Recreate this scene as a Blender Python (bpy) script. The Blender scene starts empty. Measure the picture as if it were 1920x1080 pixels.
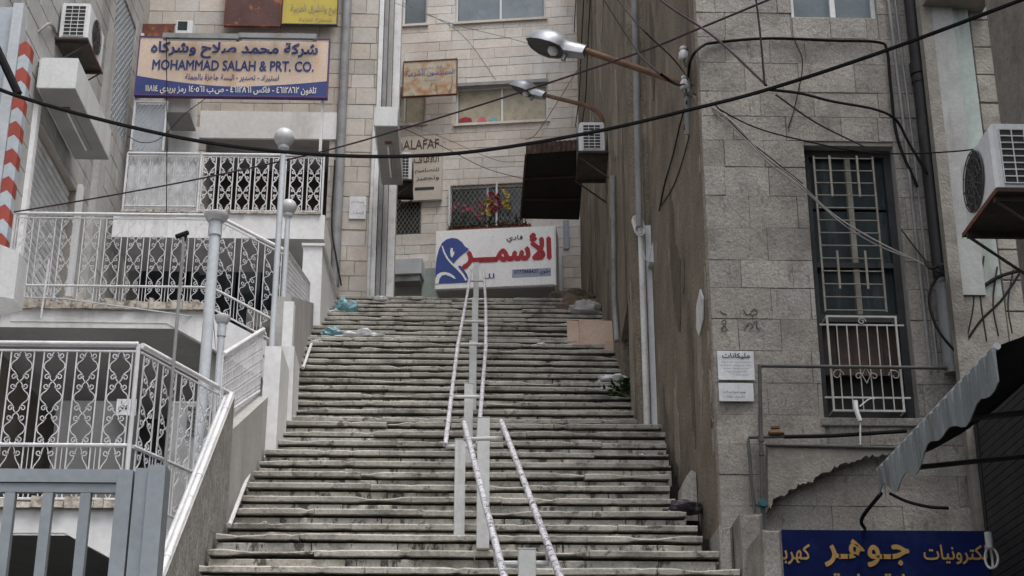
import bpy, math, random, unicodedata
from mathutils import Vector, Matrix, noise
from mathutils.geometry import tessellate_polygon
R = math.radians
random.seed(7)
SC = bpy.context.scene
COL = SC.collection

# ------------------------------------------------------------------ camera
EYE = Vector((0, 0, 1.6)); PITCH, YAW, FPX = 21.5, 1.63, 2950.0
cd = bpy.data.cameras.new('camera'); cam = bpy.data.objects.new('camera', cd); COL.objects.link(cam)
cam.location = EYE; cam.rotation_euler = (R(90 + PITCH), 0, R(-YAW))
cd.sensor_width = 36; cd.lens = 36 * FPX / 1920; cd.clip_start = .05; cd.clip_end = 2000
SC.camera = cam
# ------------------------------------------------------------------ overcast sky
SUN_EL, SUN_AZ = 66, 150          # azimuth clockwise from +Y: the sun is behind the camera, to the right
w = bpy.data.worlds.new('World'); SC.world = w; w.use_nodes = True
nt = w.node_tree; nt.nodes.clear()
sky = nt.nodes.new('ShaderNodeTexSky'); sky.sky_type = 'NISHITA'; sky.sun_disc = False
sky.sun_elevation = R(SUN_EL); sky.sun_rotation = R(SUN_AZ); sky.air_density = 1.0; sky.dust_density = 4.0; sky.ozone_density = 1.0
hs = nt.nodes.new('ShaderNodeHueSaturation'); hs.inputs['Saturation'].default_value = .32   # cloud cover: a grey sky
bg = nt.nodes.new('ShaderNodeBackground'); bg.inputs['Strength'].default_value = .15
wo = nt.nodes.new('ShaderNodeOutputWorld')
nt.links.new(sky.outputs[0], hs.inputs['Color']); nt.links.new(hs.outputs[0], bg.inputs['Color']); nt.links.new(bg.outputs[0], wo.inputs[0])
sl = bpy.data.lights.new('sun', 'SUN'); so = bpy.data.objects.new('sun', sl); COL.objects.link(so)
sl.energy = 0.75; sl.angle = R(25); sl.color = (1, .985, .965)
so.rotation_euler = (R(90 - SUN_EL), 0, R(180 - SUN_AZ)); so.location = (0, -10, 30)
vs = SC.view_settings; vs.view_transform = 'Standard'; vs.look = 'None'; vs.gamma = 1; vs.exposure = 0.93

# ------------------------------------------------------------------ pixel rays and wall frames
RM = cam.rotation_euler.to_matrix()
def ray(px, py): return RM @ Vector(((px - 960) / FPX, (540 - py) / FPX, -1))
def PY(px, py, Y):
    d = ray(px, py); return EYE + d * (Y / d.y)
def PX(px, py, X):
    d = ray(px, py); return EYE + d * (X / d.x)
def PZ(px, py, z):
    d = ray(px, py); return EYE + d * ((z - 1.6) / d.z)
class Fr:
    """a vertical wall plane: u along it, z up, o out of it towards the viewer"""
    def __init__(s, ox, oy, ang=0):
        s.o = Vector((ox, oy, 0)); s.u = Vector((math.cos(R(ang)), math.sin(R(ang)), 0)); s.n = Vector((s.u.y, -s.u.x, 0))
    def p(s, u, z, o=0): return s.o + s.u * u + s.n * o + Vector((0, 0, z))
    def uv(s, px, py, o=0):
        d = ray(px, py); t = (s.o + s.n * o - EYE).dot(s.n) / d.dot(s.n); q = EYE + d * t
        return (q - s.o).dot(s.u), q.z
    def rect(s, x0, y0, x1, y1, o=0):
        """pixel box -> (u0, u1, z0, z1), each side taken at its middle"""
        ym, xm = (y0 + y1) / 2, (x0 + x1) / 2
        return s.uv(x0, ym, o)[0], s.uv(x1, ym, o)[0], s.uv(xm, y1, o)[1], s.uv(xm, y0, o)[1]

# ------------------------------------------------------------------ mesh collector
class MB:
    def __init__(s): s.v = []; s.f = []; s.sm = False
    def poly(s, pts):
        k = len(s.v); s.v += [Vector(p) for p in pts]; s.f.append(list(range(k, k + len(pts)))); return s
    def hexa(s, c):   # 8 corners: bottom 4 ccw, top 4 ccw
        k = len(s.v); s.v += [Vector(p) for p in c]
        for q in ((3, 2, 1, 0), (4, 5, 6, 7), (0, 1, 5, 4), (1, 2, 6, 5), (2, 3, 7, 6), (3, 0, 4, 7)): s.f.append([k + i for i in q])
        return s
    def box(s, x0, x1, y0, y1, z0, z1):
        return s.hexa([(x0, y0, z0), (x1, y0, z0), (x1, y1, z0), (x0, y1, z0), (x0, y0, z1), (x1, y0, z1), (x1, y1, z1), (x0, y1, z1)])
    def fbox(s, F, u0, u1, z0, z1, o0, o1):
        return s.hexa([F.p(u0, z0, o1), F.p(u1, z0, o1), F.p(u1, z0, o0), F.p(u0, z0, o0), F.p(u0, z1, o1), F.p(u1, z1, o1), F.p(u1, z1, o0), F.p(u0, z1, o0)])
    def tube(s, pts, r, n=6, caps=True):
        pts = [Vector(p) for p in pts]; k0 = len(s.v); m = len(pts)
        rr = r if isinstance(r, (list, tuple)) else [r] * m
        ref = None
        for i, p in enumerate(pts):
            t = (pts[min(i + 1, m - 1)] - pts[max(i - 1, 0)])
            t = t.normalized() if t.length > 1e-9 else Vector((0, 0, 1))
            if ref is None:
                ref = Vector((0, 0, 1)) if abs(t.z) < .9 else Vector((1, 0, 0))
            a = t.cross(ref)
            if a.length < 1e-6: a = t.cross(Vector((0, 1, 0)))
            a.normalize(); b = a.cross(t).normalized(); ref = b
            for j in range(n):
                an = 2 * math.pi * (j + .5) / n
                s.v.append(p + (a * math.cos(an) + b * math.sin(an)) * rr[i])
        for i in range(m - 1):
            for j in range(n):
                j2 = (j + 1) % n; s.f.append([k0 + i * n + j, k0 + i * n + j2, k0 + (i + 1) * n + j2, k0 + (i + 1) * n + j])
        if caps:
            s.f.append([k0 + j for j in range(n)][::-1]); s.f.append([k0 + (m - 1) * n + j for j in range(n)])
        if n > 5: s.sm = True
        return s
    def lathe(s, c, prof, n=16, axis='Z'):
        k0 = len(s.v); c = Vector(c)
        for (r, h) in prof:
            for j in range(n):
                a = 2 * math.pi * j / n; x, y = r * math.cos(a), r * math.sin(a)
                s.v.append(c + (Vector((x, y, h)) if axis == 'Z' else Vector((h, x, y)) if axis == 'X' else Vector((x, -h, y))))
        for i in range(len(prof) - 1):
            for j in range(n):
                j2 = (j + 1) % n; s.f.append([k0 + i * n + j, k0 + i * n + j2, k0 + (i + 1) * n + j2, k0 + (i + 1) * n + j])
        s.f.append([k0 + j for j in range(n)][::-1]); s.f.append([k0 + (len(prof) - 1) * n + j for j in range(n)])
        s.sm = True; return s
    def prism(s, F, uv, o0, o1):
        pts = [(u, z) for u, z in uv]; n = len(pts)
        area = sum(pts[i][0] * pts[(i + 1) % n][1] - pts[(i + 1) % n][0] * pts[i][1] for i in range(n))
        if area < 0: pts = pts[::-1]
        tri = tessellate_polygon([[Vector((u, z, 0)) for u, z in pts]])
        k = len(s.v); s.v += [F.p(u, z, o1) for u, z in pts] + [F.p(u, z, o0) for u, z in pts]
        for t in tri:
            a, b, c = [pts[i] for i in t]
            if (b[0] - a[0]) * (c[1] - a[1]) - (c[0] - a[0]) * (b[1] - a[1]) < 0: t = t[::-1]
            s.f.append([k + i for i in t]); s.f.append([k + n + i for i in t[::-1]])
        for i in range(n):
            j = (i + 1) % n; s.f.append([k + i, k + n + i, k + n + j, k + j])
        return s
    def stone(s, F, u0, u1, z0, z1, o0, o1, b=.008, j=.0):
        """a dressed block: chamfered front, no back"""
        b = min(b, (u1 - u0) * .3, (z1 - z0) * .3); q = lambda: random.uniform(-j, j)
        A = [F.p(u0, z0, o0), F.p(u1, z0, o0), F.p(u1, z1, o0), F.p(u0, z1, o0)]
        B = [F.p(u0, z0, o1 - b), F.p(u1, z0, o1 - b), F.p(u1, z1, o1 - b), F.p(u0, z1, o1 - b)]
        C = [F.p(u0 + b, z0 + b, o1 + q()), F.p(u1 - b, z0 + b, o1 + q()), F.p(u1 - b, z1 - b, o1 + q()), F.p(u0 + b, z1 - b, o1 + q())]
        k = len(s.v); s.v += A + B + C
        for i in range(4):
            n_ = (i + 1) % 4
            s.f.append([k + i, k + n_, k + 4 + n_, k + 4 + i]); s.f.append([k + 4 + i, k + 4 + n_, k + 8 + n_, k + 8 + i])
        s.f.append([k + 8, k + 9, k + 10, k + 11]); return s

# ------------------------------------------------------------------ things, parts, sub-parts
ALL = []
class Node:
    def __init__(s, name, mb=None, mat=None, label=None, cat=None, group=None, kind=None):
        s.name, s.mb, s.mat, s.kids = name, mb, mat, []; s.label, s.cat, s.group, s.kind = label, cat, group, kind
    def add(s, name, mb, mat, label=None, kind=None):
        n = Node(name, mb, mat, label=label, kind=kind); s.kids.append(n); return n
    def verts(s):
        o = list(s.mb.v) if s.mb else []
        for k in s.kids: o += k.verts()
        return o
def thing(name, label, cat, group=None, mb=None, mat=None):
    n = Node(name, mb, mat, label, cat, group); ALL.append(n); return n
def struct(name, mb=None, mat=None, label=None, kind='structure'):
    n = Node(name, mb, mat, label=label, kind=kind); ALL.append(n); return n
def emit(n, parent=None, porg=Vector((0, 0, 0)), top=True):
    vv = n.verts() if top else n.mb.v
    lo = Vector([min(v[i] for v in vv) for i in range(3)]); hi = Vector([max(v[i] for v in vv) for i in range(3)])
    org = (lo + hi) / 2
    if top: org.z = lo.z
    if n.mb:
        me = bpy.data.meshes.new(n.name); me.from_pydata([tuple(v - org) for v in n.mb.v], [], n.mb.f)
        if n.mb.sm:
            me.shade_smooth(); me.set_sharp_from_angle(angle=R(40))
        me.materials.append(n.mat); me.update(); o = bpy.data.objects.new(n.name, me)
    else:
        o = bpy.data.objects.new(n.name, None); o.empty_display_size = .1
    COL.objects.link(o); o.parent = parent; o.location = org - porg
    if n.label: o['label'] = n.label
    if n.cat: o['category'] = n.cat
    if n.group: o['group'] = n.group
    if n.kind: o['kind'] = n.kind
    for k in n.kids: emit(k, o, org, False)

# ------------------------------------------------------------------ materials
def surf(name, col, col2=None, scale=2.0, rough=.85, rand=.1, metal=0.0, bump=.25, bscale=70, stain=None, sscale=1.2, samt=.5, sstart=.52,
         streak=0, stain2=None, s2scale=6, s2start=.58, s2amt=.6, spec=.3, fine=.12, randhue=0, fscale=0, stretch=.12, s2stretch=.35):
    m = bpy.data.materials.new(name); m.use_nodes = True; t = m.node_tree; N, L = t.nodes, t.links
    b = N['Principled BSDF']; b.inputs['Metallic'].default_value = metal; b.inputs['Specular IOR Level'].default_value = spec
    g = N.new('ShaderNodeNewGeometry')
    def nz(sc, det=4, stretch=1.0, rg=.55):
        mp = N.new('ShaderNodeMapping'); mp.inputs['Scale'].default_value = (sc, sc, sc * stretch); L.new(g.outputs['Position'], mp.inputs[0])
        n = N.new('ShaderNodeTexNoise'); n.inputs['Scale'].default_value = 1; n.inputs['Detail'].default_value = det; n.inputs['Roughness'].default_value = rg
        L.new(mp.outputs[0], n.inputs['Vector']); return n.outputs[0]
    def ramp(x, a, c):
        r = N.new('ShaderNodeMapRange'); r.inputs[1].default_value = a; r.inputs[2].default_value = c; L.new(x, r.inputs[0]); return r.outputs[0]
    def mix(f, a, c, mode='MIX', fac=None):
        x = N.new('ShaderNodeMix'); x.data_type = 'RGBA'; x.blend_type = mode
        if f is not None: L.new(f, x.inputs[0])
        else: x.inputs[0].default_value = fac
        for i, q in ((6, a), (7, c)):
            if isinstance(q, tuple): x.inputs[i].default_value = (*q, 1)
            else: L.new(q, x.inputs[i])
        return x.outputs[2]
    col2 = col2 or tuple(c * .78 for c in col)
    c = mix(ramp(nz(scale, 5), .32, .68), col, col2)
    def mul(a, f, amt):
        q = N.new('ShaderNodeMapRange'); q.inputs[1].default_value = 0; q.inputs[2].default_value = 1
        q.inputs[3].default_value = 1 - amt; q.inputs[4].default_value = 1 + amt; L.new(f, q.inputs[0])
        h = N.new('ShaderNodeHueSaturation'); L.new(q.outputs[0], h.inputs['Value']); L.new(a, h.inputs['Color'])
        return h
    c = mul(c, nz(fscale or bscale * .45, 3), fine * 1.6).outputs[0]
    if rand:
        oi = N.new('ShaderNodeObjectInfo'); h = mul(c, oi.outputs['Random'], rand); c = h.outputs[0]
        if randhue:
            w_ = N.new('ShaderNodeTexWhiteNoise'); w_.noise_dimensions = '1D'; L.new(oi.outputs['Random'], w_.inputs['W'])
            q = N.new('ShaderNodeMapRange'); q.inputs[3].default_value = 1 - randhue; q.inputs[4].default_value = 1 + randhue; L.new(w_.outputs[0], q.inputs[0]); L.new(q.outputs[0], h.inputs['Saturation'])
    if stain:
        f = ramp(nz(sscale, 6, stretch if streak else 1, .65), sstart, sstart + .16)
        k = N.new('ShaderNodeMath'); k.operation = 'MULTIPLY'; k.inputs[1].default_value = samt; L.new(f, k.inputs[0]); c = mix(k.outputs[0], c, stain)
    if stain2:
        f = ramp(nz(s2scale, 6, s2stretch, .7), s2start, s2start + .07)
        k = N.new('ShaderNodeMath'); k.operation = 'MULTIPLY'; k.inputs[1].default_value = s2amt; L.new(f, k.inputs[0]); c = mix(k.outputs[0], c, stain2)
    L.new(c, b.inputs['Base Color'])
    rr = N.new('ShaderNodeMapRange'); rr.inputs[3].default_value = max(.03, rough - .12); rr.inputs[4].default_value = min(1, rough + .12); L.new(nz(scale * 4, 3), rr.inputs[0]); L.new(rr.outputs[0], b.inputs['Roughness'])
    if bump:
        bp = N.new('ShaderNodeBump'); bp.inputs['Strength'].default_value = bump; bp.inputs['Distance'].default_value = .01
        L.new(nz(bscale, 4, 1, .6), bp.inputs['Height']); L.new(bp.outputs[0], b.inputs['Normal'])
    return m
M = {}
M['step'] = surf('tread_stone', (.46, .44, .40), (.30, .285, .255), 3.5, .85, .12, stain=(.085, .08, .072), sscale=2.6, samt=.75, sstart=.51, stain2=(.045, .042, .038), s2scale=9, s2start=.57, s2amt=.75, s2stretch=1.2, bump=.6, bscale=45, fine=.25, fscale=40)
M['riser'] = surf('riser_stone', (.43, .41, .365), (.28, .265, .232), 3.0, .9, .16, stain=(.075, .068, .06), sscale=2.2, samt=.8, sstart=.51, stain2=(.03, .028, .026), s2scale=13, s2start=.53, s2amt=.85, s2stretch=.4, bump=.6, bscale=45, fine=.25, fscale=40, randhue=.4)
M['step_core'] = surf('nosing_gap_shadow', (.03, .027, .024), rand=0)  # near-black core colour paints in the shadow line under each nosing
M['lime'] = surf('rough_limestone', (.315, .295, .268), (.235, .219, .2), 4, .92, .13, stain=(.13, .118, .105), sscale=1.7, samt=.6, sstart=.5, stain2=(.11, .097, .085), s2scale=16, s2start=.59, s2amt=.55, bump=1.0, bscale=30, fine=.42, fscale=75, randhue=.25, spec=.15)
M['lime_block'] = surf('ledge_blocks', (.26, .24, .21), (.19, .175, .155), 4, .92, .12, stain=(.08, .07, .06), sscale=2.2, samt=.6, bump=.8, bscale=45, fine=.2)
M['mortar'] = surf('mortar', (.30, .285, .262), scale=5, rand=0, bump=.3)
M['cream'] = surf('cream_limestone', (.59, .56, .525), (.50, .445, .40), 1.6, .85, .09, stain=(.71, .705, .695), sscale=.9, samt=.75, sstart=.52, streak=1, bump=.35, bscale=40, randhue=.35)
M['cream_mortar'] = surf('cream_mortar', (.42, .385, .345), scale=3, rand=0)
M['buff'] = surf('buff_limestone', (.48, .445, .405), (.40, .36, .32), 2, .88, .13, stain=(.25, .22, .19), sscale=.9, samt=.4, streak=1, bump=.4, bscale=40, randhue=.3)
M['buff_mortar'] = surf('buff_mortar', (.34, .31, .275), scale=3, rand=0)
M['brown'] = surf('brown_render', (.24, .205, .165), (.16, .135, .108), 2.6, .95, 0, stain=(.085, .065, .05), sscale=1.6, samt=.6, streak=1, sstart=.54, stain2=(.36, .31, .245), s2scale=2.2, s2start=.58, s2amt=.6, bump=.9, bscale=25, fine=.55, fscale=45, spec=.1, stretch=.65, s2stretch=.55)
M['brown_light'] = surf('tan_render', (.31, .275, .225), (.24, .208, .168), 2.6, .95, 0, stain=(.14, .115, .09), sscale=2, samt=.6, streak=1, stretch=.3, bump=.9, bscale=25, fine=.4, fscale=60, spec=.1)
M['brown_dark'] = surf('dark_damp_render', (.15, .125, .10), (.11, .09, .075), 3, .95, 0, bump=.9, bscale=25, fine=.4, fscale=60, spec=.1)
M['plaster'] = surf('grey_plaster', (.42, .415, .40), (.33, .325, .315), 1.5, .9, 0, stain=(.17, .16, .15), sscale=1.6, samt=.55, streak=1, bump=.35, bscale=35)
M['pebble'] = surf('pebbledash', (.29, .28, .26), (.19, .18, .17), 9, .92, 0, stain=(.48, .465, .44), sscale=16, samt=.7, sstart=.56, streak=1, stretch=.22, stain2=(.06, .056, .052), s2scale=14, s2start=.58, s2amt=.6, bump=1.0, bscale=20, fine=.4, fscale=40)
M['white_wall'] = surf('white_painted_plaster', (.72, .72, .725), (.63, .63, .635), 1.5, .8, .04, stain=(.33, .31, .29), sscale=2.4, samt=.45, streak=1, sstart=.56, stain2=(.3, .28, .26), s2scale=9, s2start=.66, s2amt=.5, bump=.2, bscale=30)
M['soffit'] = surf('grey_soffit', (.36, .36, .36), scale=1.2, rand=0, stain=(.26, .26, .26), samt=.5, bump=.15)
M['rubble'] = surf('broken_tile_curb', (.46, .42, .37), (.24, .21, .18), 14, .92, .1, stain=(.08, .07, .06), sscale=14, samt=.8, bump=1, bscale=30, fine=.25)
M['white_iron'] = surf('white_painted_iron', (.64, .64, .655), (.53, .53, .545), 4, .55, .08, stain=(.25, .2, .165), sscale=9, samt=.6, sstart=.58, bump=.08, spec=.4)
M['grey_iron'] = surf('grey_painted_steel', (.245, .275, .30), (.20, .225, .245), 4, .45, .05, stain=(.16, .13, .11), sscale=7, samt=.5, sstart=.64, bump=.06, spec=.4)
M['pole'] = surf('pale_grey_paint', (.50, .53, .56), (.42, .45, .48), 4, .5, .05, stain=(.25, .2, .17), sscale=8, samt=.5, sstart=.64, bump=.06)
M['chip_pipe'] = surf('chipped_white_pipe', (.62, .61, .65), (.48, .47, .50), 4, .4, .03, stain2=(.035, .03, .035), s2scale=38, s2start=.515, s2amt=.95, s2stretch=.7, bump=.1, spec=.5)
M['post'] = surf('white_box_post', (.56, .57, .57), (.45, .46, .455), 3, .55, .08, stain=(.26, .23, .2), sscale=6, samt=.6, sstart=.55, streak=1, bump=.08)
M['rust_pipe'] = surf('rusty_pipe', (.19, .105, .065), (.115, .068, .048), 8, .8, 0, stain=(.30, .24, .19), sscale=6, samt=.45, bump=.3)
M['lamp_alu'] = surf('lamp_aluminium', (.30, .31, .33), (.22, .23, .25), 5, .4, 0, metal=.5, bump=.05, spec=.5)  # aluminium toned down, putting the shaded side of the head into the colour
M['lamp_dark'] = surf('lamp_reflector', (.045, .04, .04), scale=6, rough=.5, rand=0, bump=0)
M['globe'] = surf('dusty_globe', (.50, .50, .51), (.42, .42, .43), 6, .35, .06, bump=.03, spec=.5)
M['bulb'] = surf('bulb_glass', (.75, .75, .73), rough=.15, rand=0, bump=0, spec=.5)
M['ceramic'] = surf('insulator_ceramic', (.55, .55, .56), (.42, .42, .43), 8, .3, .05, bump=.05, spec=.5)
M['ac'] = surf('ac_casing', (.66, .67, .68), (.58, .59, .6), 3, .5, .05, stain=(.3, .27, .24), sscale=4, samt=.4, sstart=.58, streak=1, bump=.05)
M['black'] = surf('black_rubber', (.012, .011, .013), (.008, .008, .009), 5, .75, .1, bump=.1, bscale=40, spec=.12)
M['wire'] = surf('dark_wire', (.03, .026, .027), (.02, .018, .018), 5, .75, .1, bump=0, spec=.12)
M['maroon_wire'] = surf('maroon_wire', (.07, .04, .055), (.045, .03, .04), 5, .7, .05, bump=0, spec=.15)
M['grey_wire'] = surf('grey_wire', (.28, .27, .26), (.2, .19, .18), 5, .6, .1, bump=0)
M['dark'] = surf('dark_interior', (.03, .03, .032), (.02, .02, .021), 2, .8, 0, bump=0)
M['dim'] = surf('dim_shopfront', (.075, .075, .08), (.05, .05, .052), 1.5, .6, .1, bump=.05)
M['glass'] = surf('dusty_window_glass', (.15, .18, .20), (.11, .135, .15), 2.5, .18, .12, bump=.02, spec=.6, stain=(.3, .31, .31), sscale=2, samt=.3)
M['glass_dark'] = surf('dark_window_glass', (.028, .04, .045), (.018, .026, .03), 3, .2, .1, bump=.02, spec=.5, stain=(.09, .11, .115), sscale=5, samt=.6, streak=1)
M['paper_glass'] = surf('papered_window', (.42, .38, .29), (.33, .29, .21), 5, .45, .1, bump=.03, stain=(.2, .19, .14), sscale=7, samt=.6)
M['alu'] = surf('white_aluminium_frame', (.62, .63, .64), rough=.4, rand=.04, bump=.03, spec=.5)
M['grille'] = surf('dusty_grille_paint', (.25, .235, .205), (.17, .16, .14), 8, .7, .06, stain=(.15, .1, .07), sscale=12, samt=.6, bump=.1)
M['grille_w'] = surf('worn_white_grille', (.42, .41, .385), (.32, .31, .29), 8, .6, .06, stain=(.2, .14, .1), sscale=12, samt=.5, sstart=.58, bump=.1)
M['frame_dark'] = surf('dark_wood_frame', (.03, .034, .036), (.02, .022, .024), 6, .7, .1, bump=.2)
M['wood'] = surf('old_brown_board', (.06, .04, .033), (.035, .025, .021), 4, .8, .1, stain=(.10, .055, .035), sscale=5, samt=.5, bump=.2)
M['black_pipe'] = surf('tarred_pipe', (.024, .023, .024), (.016, .016, .017), 3, .55, .05, stain=(.13, .105, .085), sscale=3.2, samt=.6, sstart=.58, bump=.3, bscale=25)
M['pvc'] = surf('grey_pvc_pipe', (.21, .22, .225), (.16, .17, .175), 3, .5, .05, stain=(.09, .085, .08), sscale=4, samt=.5, bump=.05)
M['drain'] = surf('grey_drainpipe', (.27, .275, .28), (.2, .2, .205), 3, .55, 0, stain=(.13, .11, .1), sscale=3, samt=.5, bump=.1)
M['pvc_white'] = surf('white_pvc', (.66, .66, .66), (.55, .55, .55), 3, .45, .05, stain=(.3, .27, .24), sscale=5, samt=.45, bump=.05)
M['iron_pipe'] = surf('dark_iron_pipe', (.085, .085, .085), (.055, .055, .055), 6, .6, .05, stain=(.13, .09, .06), sscale=9, samt=.4, bump=.15)
M['brass'] = surf('aged_brass', (.15, .085, .045), (.09, .05, .03), 20, .5, 0, metal=.5, bump=.1)
M['teal'] = surf('teal_valve', (.03, .12, .135), rough=.5, rand=0, bump=.1)
M['rust'] = surf('rusted_sheet', (.16, .06, .04), (.10, .04, .03), 5, .85, .05, stain=(.42, .17, .05), sscale=4, samt=.85, sstart=.55, bump=.3)
M['rust_sign'] = surf('rust_eaten_sign', (.50, .44, .34), (.42, .36, .27), 4, .7, 0, stain=(.36, .15, .05), sscale=3.4, samt=.9, sstart=.47, bump=.2, stain2=(.2, .08, .04), s2scale=7, s2start=.57, s2amt=.75)
M['maroon_sign'] = surf('faded_maroon_sign', (.10, .045, .04), (.065, .032, .03), 3, .7, 0, stain=(.50, .17, .05), sscale=4.2, samt=.9, sstart=.58, bump=.2)
M['yellow_sign'] = surf('faded_yellow_sign', (.50, .40, .075), (.42, .33, .06), 2, .7, 0, stain=(.35, .25, .12), sscale=2.5, samt=.5, streak=1, bump=.08)
M['peach'] = surf('faded_peach_board', (.60, .48, .385), (.56, .44, .35), 2.5, .6, 0, stain=(.44, .26, .15), sscale=3.0, samt=.6, streak=1, sstart=.5, bump=.05)
M['navy'] = surf('sign_navy', (.035, .055, .19), (.03, .045, .16), 3, .6, 0, bump=.03)
M['purple'] = surf('sign_edge_purple', (.10, .055, .16), rough=.6, rand=0, bump=.03)
M['sign_white'] = surf('sign_white_panel', (.86, .86, .865), (.81, .81, .815), 2, .5, 0, stain=(.5, .48, .45), sscale=3, samt=.3, streak=1, sstart=.54, bump=.03)
M['pale_print'] = surf('pale_print', (.70, .66, .58), rough=.6, rand=0, bump=0)
M['red'] = surf('sign_red', (.42, .022, .035), rough=.55, rand=0, bump=0)
M['blue'] = surf('sign_blue', (.045, .085, .30), (.04, .07, .26), rough=.55, rand=0, bump=0)
M['blue_pale'] = surf('sign_pale_blue', (.33, .37, .46), rough=.55, rand=0, bump=0)
M['brown_print'] = surf('brown_print', (.10, .06, .045), rough=.6, rand=0, bump=0)
M['ink'] = surf('black_print', (.03, .03, .04), rough=.6, rand=0, bump=0)
M['blue_board'] = surf('dark_blue_board', (.006, .014, .075), (.005, .010, .055), 3, .8, 0, spec=.08, stain=(.02, .03, .09), sscale=5, samt=.5, bump=.05)
M['gold'] = surf('gold_print', (.46, .29, .09), (.38, .23, .07), 6, .6, 0, bump=0)
M['paper'] = surf('weathered_paper', (.60, .61, .63), (.52, .53, .55), 6, .8, .05, stain=(.35, .33, .3), sscale=8, samt=.5, bump=.1)
M['stripe_red'] = surf('stripe_red', (.33, .065, .045), (.27, .055, .04), 5, .6, .05, bump=.05)
M['stripe_white'] = surf('stripe_white', (.42, .46, .50), (.36, .4, .44), 5, .6, .05, bump=.05)
M['shutter'] = surf('white_roller_slat', (.58, .59, .60), (.48, .49, .5), 2, .55, .07, stain=(.28, .26, .24), sscale=3, samt=.45, bump=.05)
M['dark_shutter'] = surf('dark_roller_slat', (.035, .035, .036), (.025, .025, .026), 2, .6, .1, bump=.05)
M['lightbox'] = surf('lightbox_white', (.63, .64, .64), (.56, .57, .57), 2, .55, 0, stain=(.38, .36, .33), sscale=3, samt=.4, streak=1, bump=.04)
M['lightbox_under'] = surf('lightbox_underside', (.27, .265, .255), (.22, .215, .21), 2, .7, 0, bump=.05)
M['shelf'] = surf('dirty_steel_shelf', (.06, .05, .045), (.04, .034, .03), 5, .8, .05, stain=(.17, .075, .04), sscale=7, samt=.6, sstart=.58, bump=.2)
M['board_cream'] = surf('board_cream', (.50, .46, .40), (.44, .40, .345), 2, .7, 0, stain=(.3, .27, .23), sscale=3, samt=.4, streak=1, bump=.05)
M['cab'] = surf('dark_grey_cabinet', (.14, .14, .142), (.11, .11, .112), 3, .6, .08, bump=.05)
M['awning'] = surf('grey_striped_valance', (.23, .255, .27), (.175, .195, .205), 3, .8, .2, stain=(.10, .095, .09), sscale=5, samt=.6, streak=1, bump=.2)
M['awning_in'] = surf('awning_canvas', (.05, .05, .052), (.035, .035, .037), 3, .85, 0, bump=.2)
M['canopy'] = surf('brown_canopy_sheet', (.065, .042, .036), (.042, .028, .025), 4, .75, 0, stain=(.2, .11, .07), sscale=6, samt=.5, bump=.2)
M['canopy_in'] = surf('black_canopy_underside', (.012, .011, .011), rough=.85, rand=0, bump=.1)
M['bag_teal'] = surf('teal_plastic', (.16, .33, .37), (.10, .23, .27), 12, .35, 0, bump=.3, bscale=25, spec=.5, stain=(.5, .58, .6), sscale=14, samt=.5)
M['bag_white'] = surf('white_plastic', (.66, .67, .69), (.52, .53, .55), 14, .4, .08, bump=.35, bscale=28, spec=.5)
M['bag_dark'] = surf('dark_plastic', (.055, .045, .05), (.03, .026, .03), 12, .35, 0, stain=(.42, .40, .45), sscale=9, samt=.8, sstart=.5, bump=.4, bscale=25)
M['bag_lilac'] = surf('dusty_grey_plastic', (.40, .385, .385), (.28, .27, .27), 14, .5, 0, bump=.4, bscale=25)
M['card'] = surf('cardboard', (.48, .36, .285), (.42, .31, .245), 3, .85, .05, stain=(.3, .22, .17), sscale=4, samt=.4, bump=.1)
M['sack'] = surf('brown_earth_heap', (.19, .15, .115), (.12, .095, .07), 8, .95, 0, bump=1, bscale=25, fine=.25)
M['leaf'] = surf('weed_leaf', (.07, .125, .035), (.04, .075, .022), 12, .6, .3, bump=0)
M['stem'] = surf('dry_stem', (.3, .28, .2), rough=.8, rand=.1, bump=0)
M['flower_red'] = surf('red_flower', (.36, .02, .04), (.22, .015, .03), 12, .6, .2, bump=0)
M['flower_pink'] = surf('pink_flower', (.5, .14, .19), (.4, .09, .13), 12, .6, .2, bump=0)
M['flower_yellow'] = surf('yellow_flower', (.6, .45, .05), (.5, .35, .04), 12, .6, .2, bump=0)
M['flower_orange'] = surf('terracotta_flower', (.26, .07, .04), (.16, .05, .03), 12, .7, .2, bump=.1)
M['asphalt'] = surf('street_asphalt', (.06, .058, .056), (.045, .044, .043), 3, .9, 0, bump=.6, bscale=60)
M['paving'] = surf('grey_paving', (.30, .285, .26), (.22, .21, .19), 3, .9, .08, stain=(.1, .095, .09), sscale=3, samt=.5, bump=.3)
M['copper_blue'] = surf('blue_tape', (.05, .13, .28), rough=.5, rand=0, bump=0)
M['door_white'] = surf('white_metal_door', (.74, .76, .79), (.67, .69, .72), 2, .5, 0, stain=(.3, .27, .24), sscale=3, samt=.35, streak=1, bump=.06)
M['mint'] = surf('pale_green_paint', (.29, .335, .31), (.23, .265, .25), 2.5, .7, 0, stain=(.13, .115, .1), sscale=3.5, samt=.8, streak=1, sstart=.48, bump=.2)
M['column_white'] = surf('peeling_white_paint', (.31, .315, .31), (.24, .24, .235), 3, .8, 0, stain=(.15, .125, .1), sscale=3.4, samt=.85, streak=1, sstart=.47, bump=.3)

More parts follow.
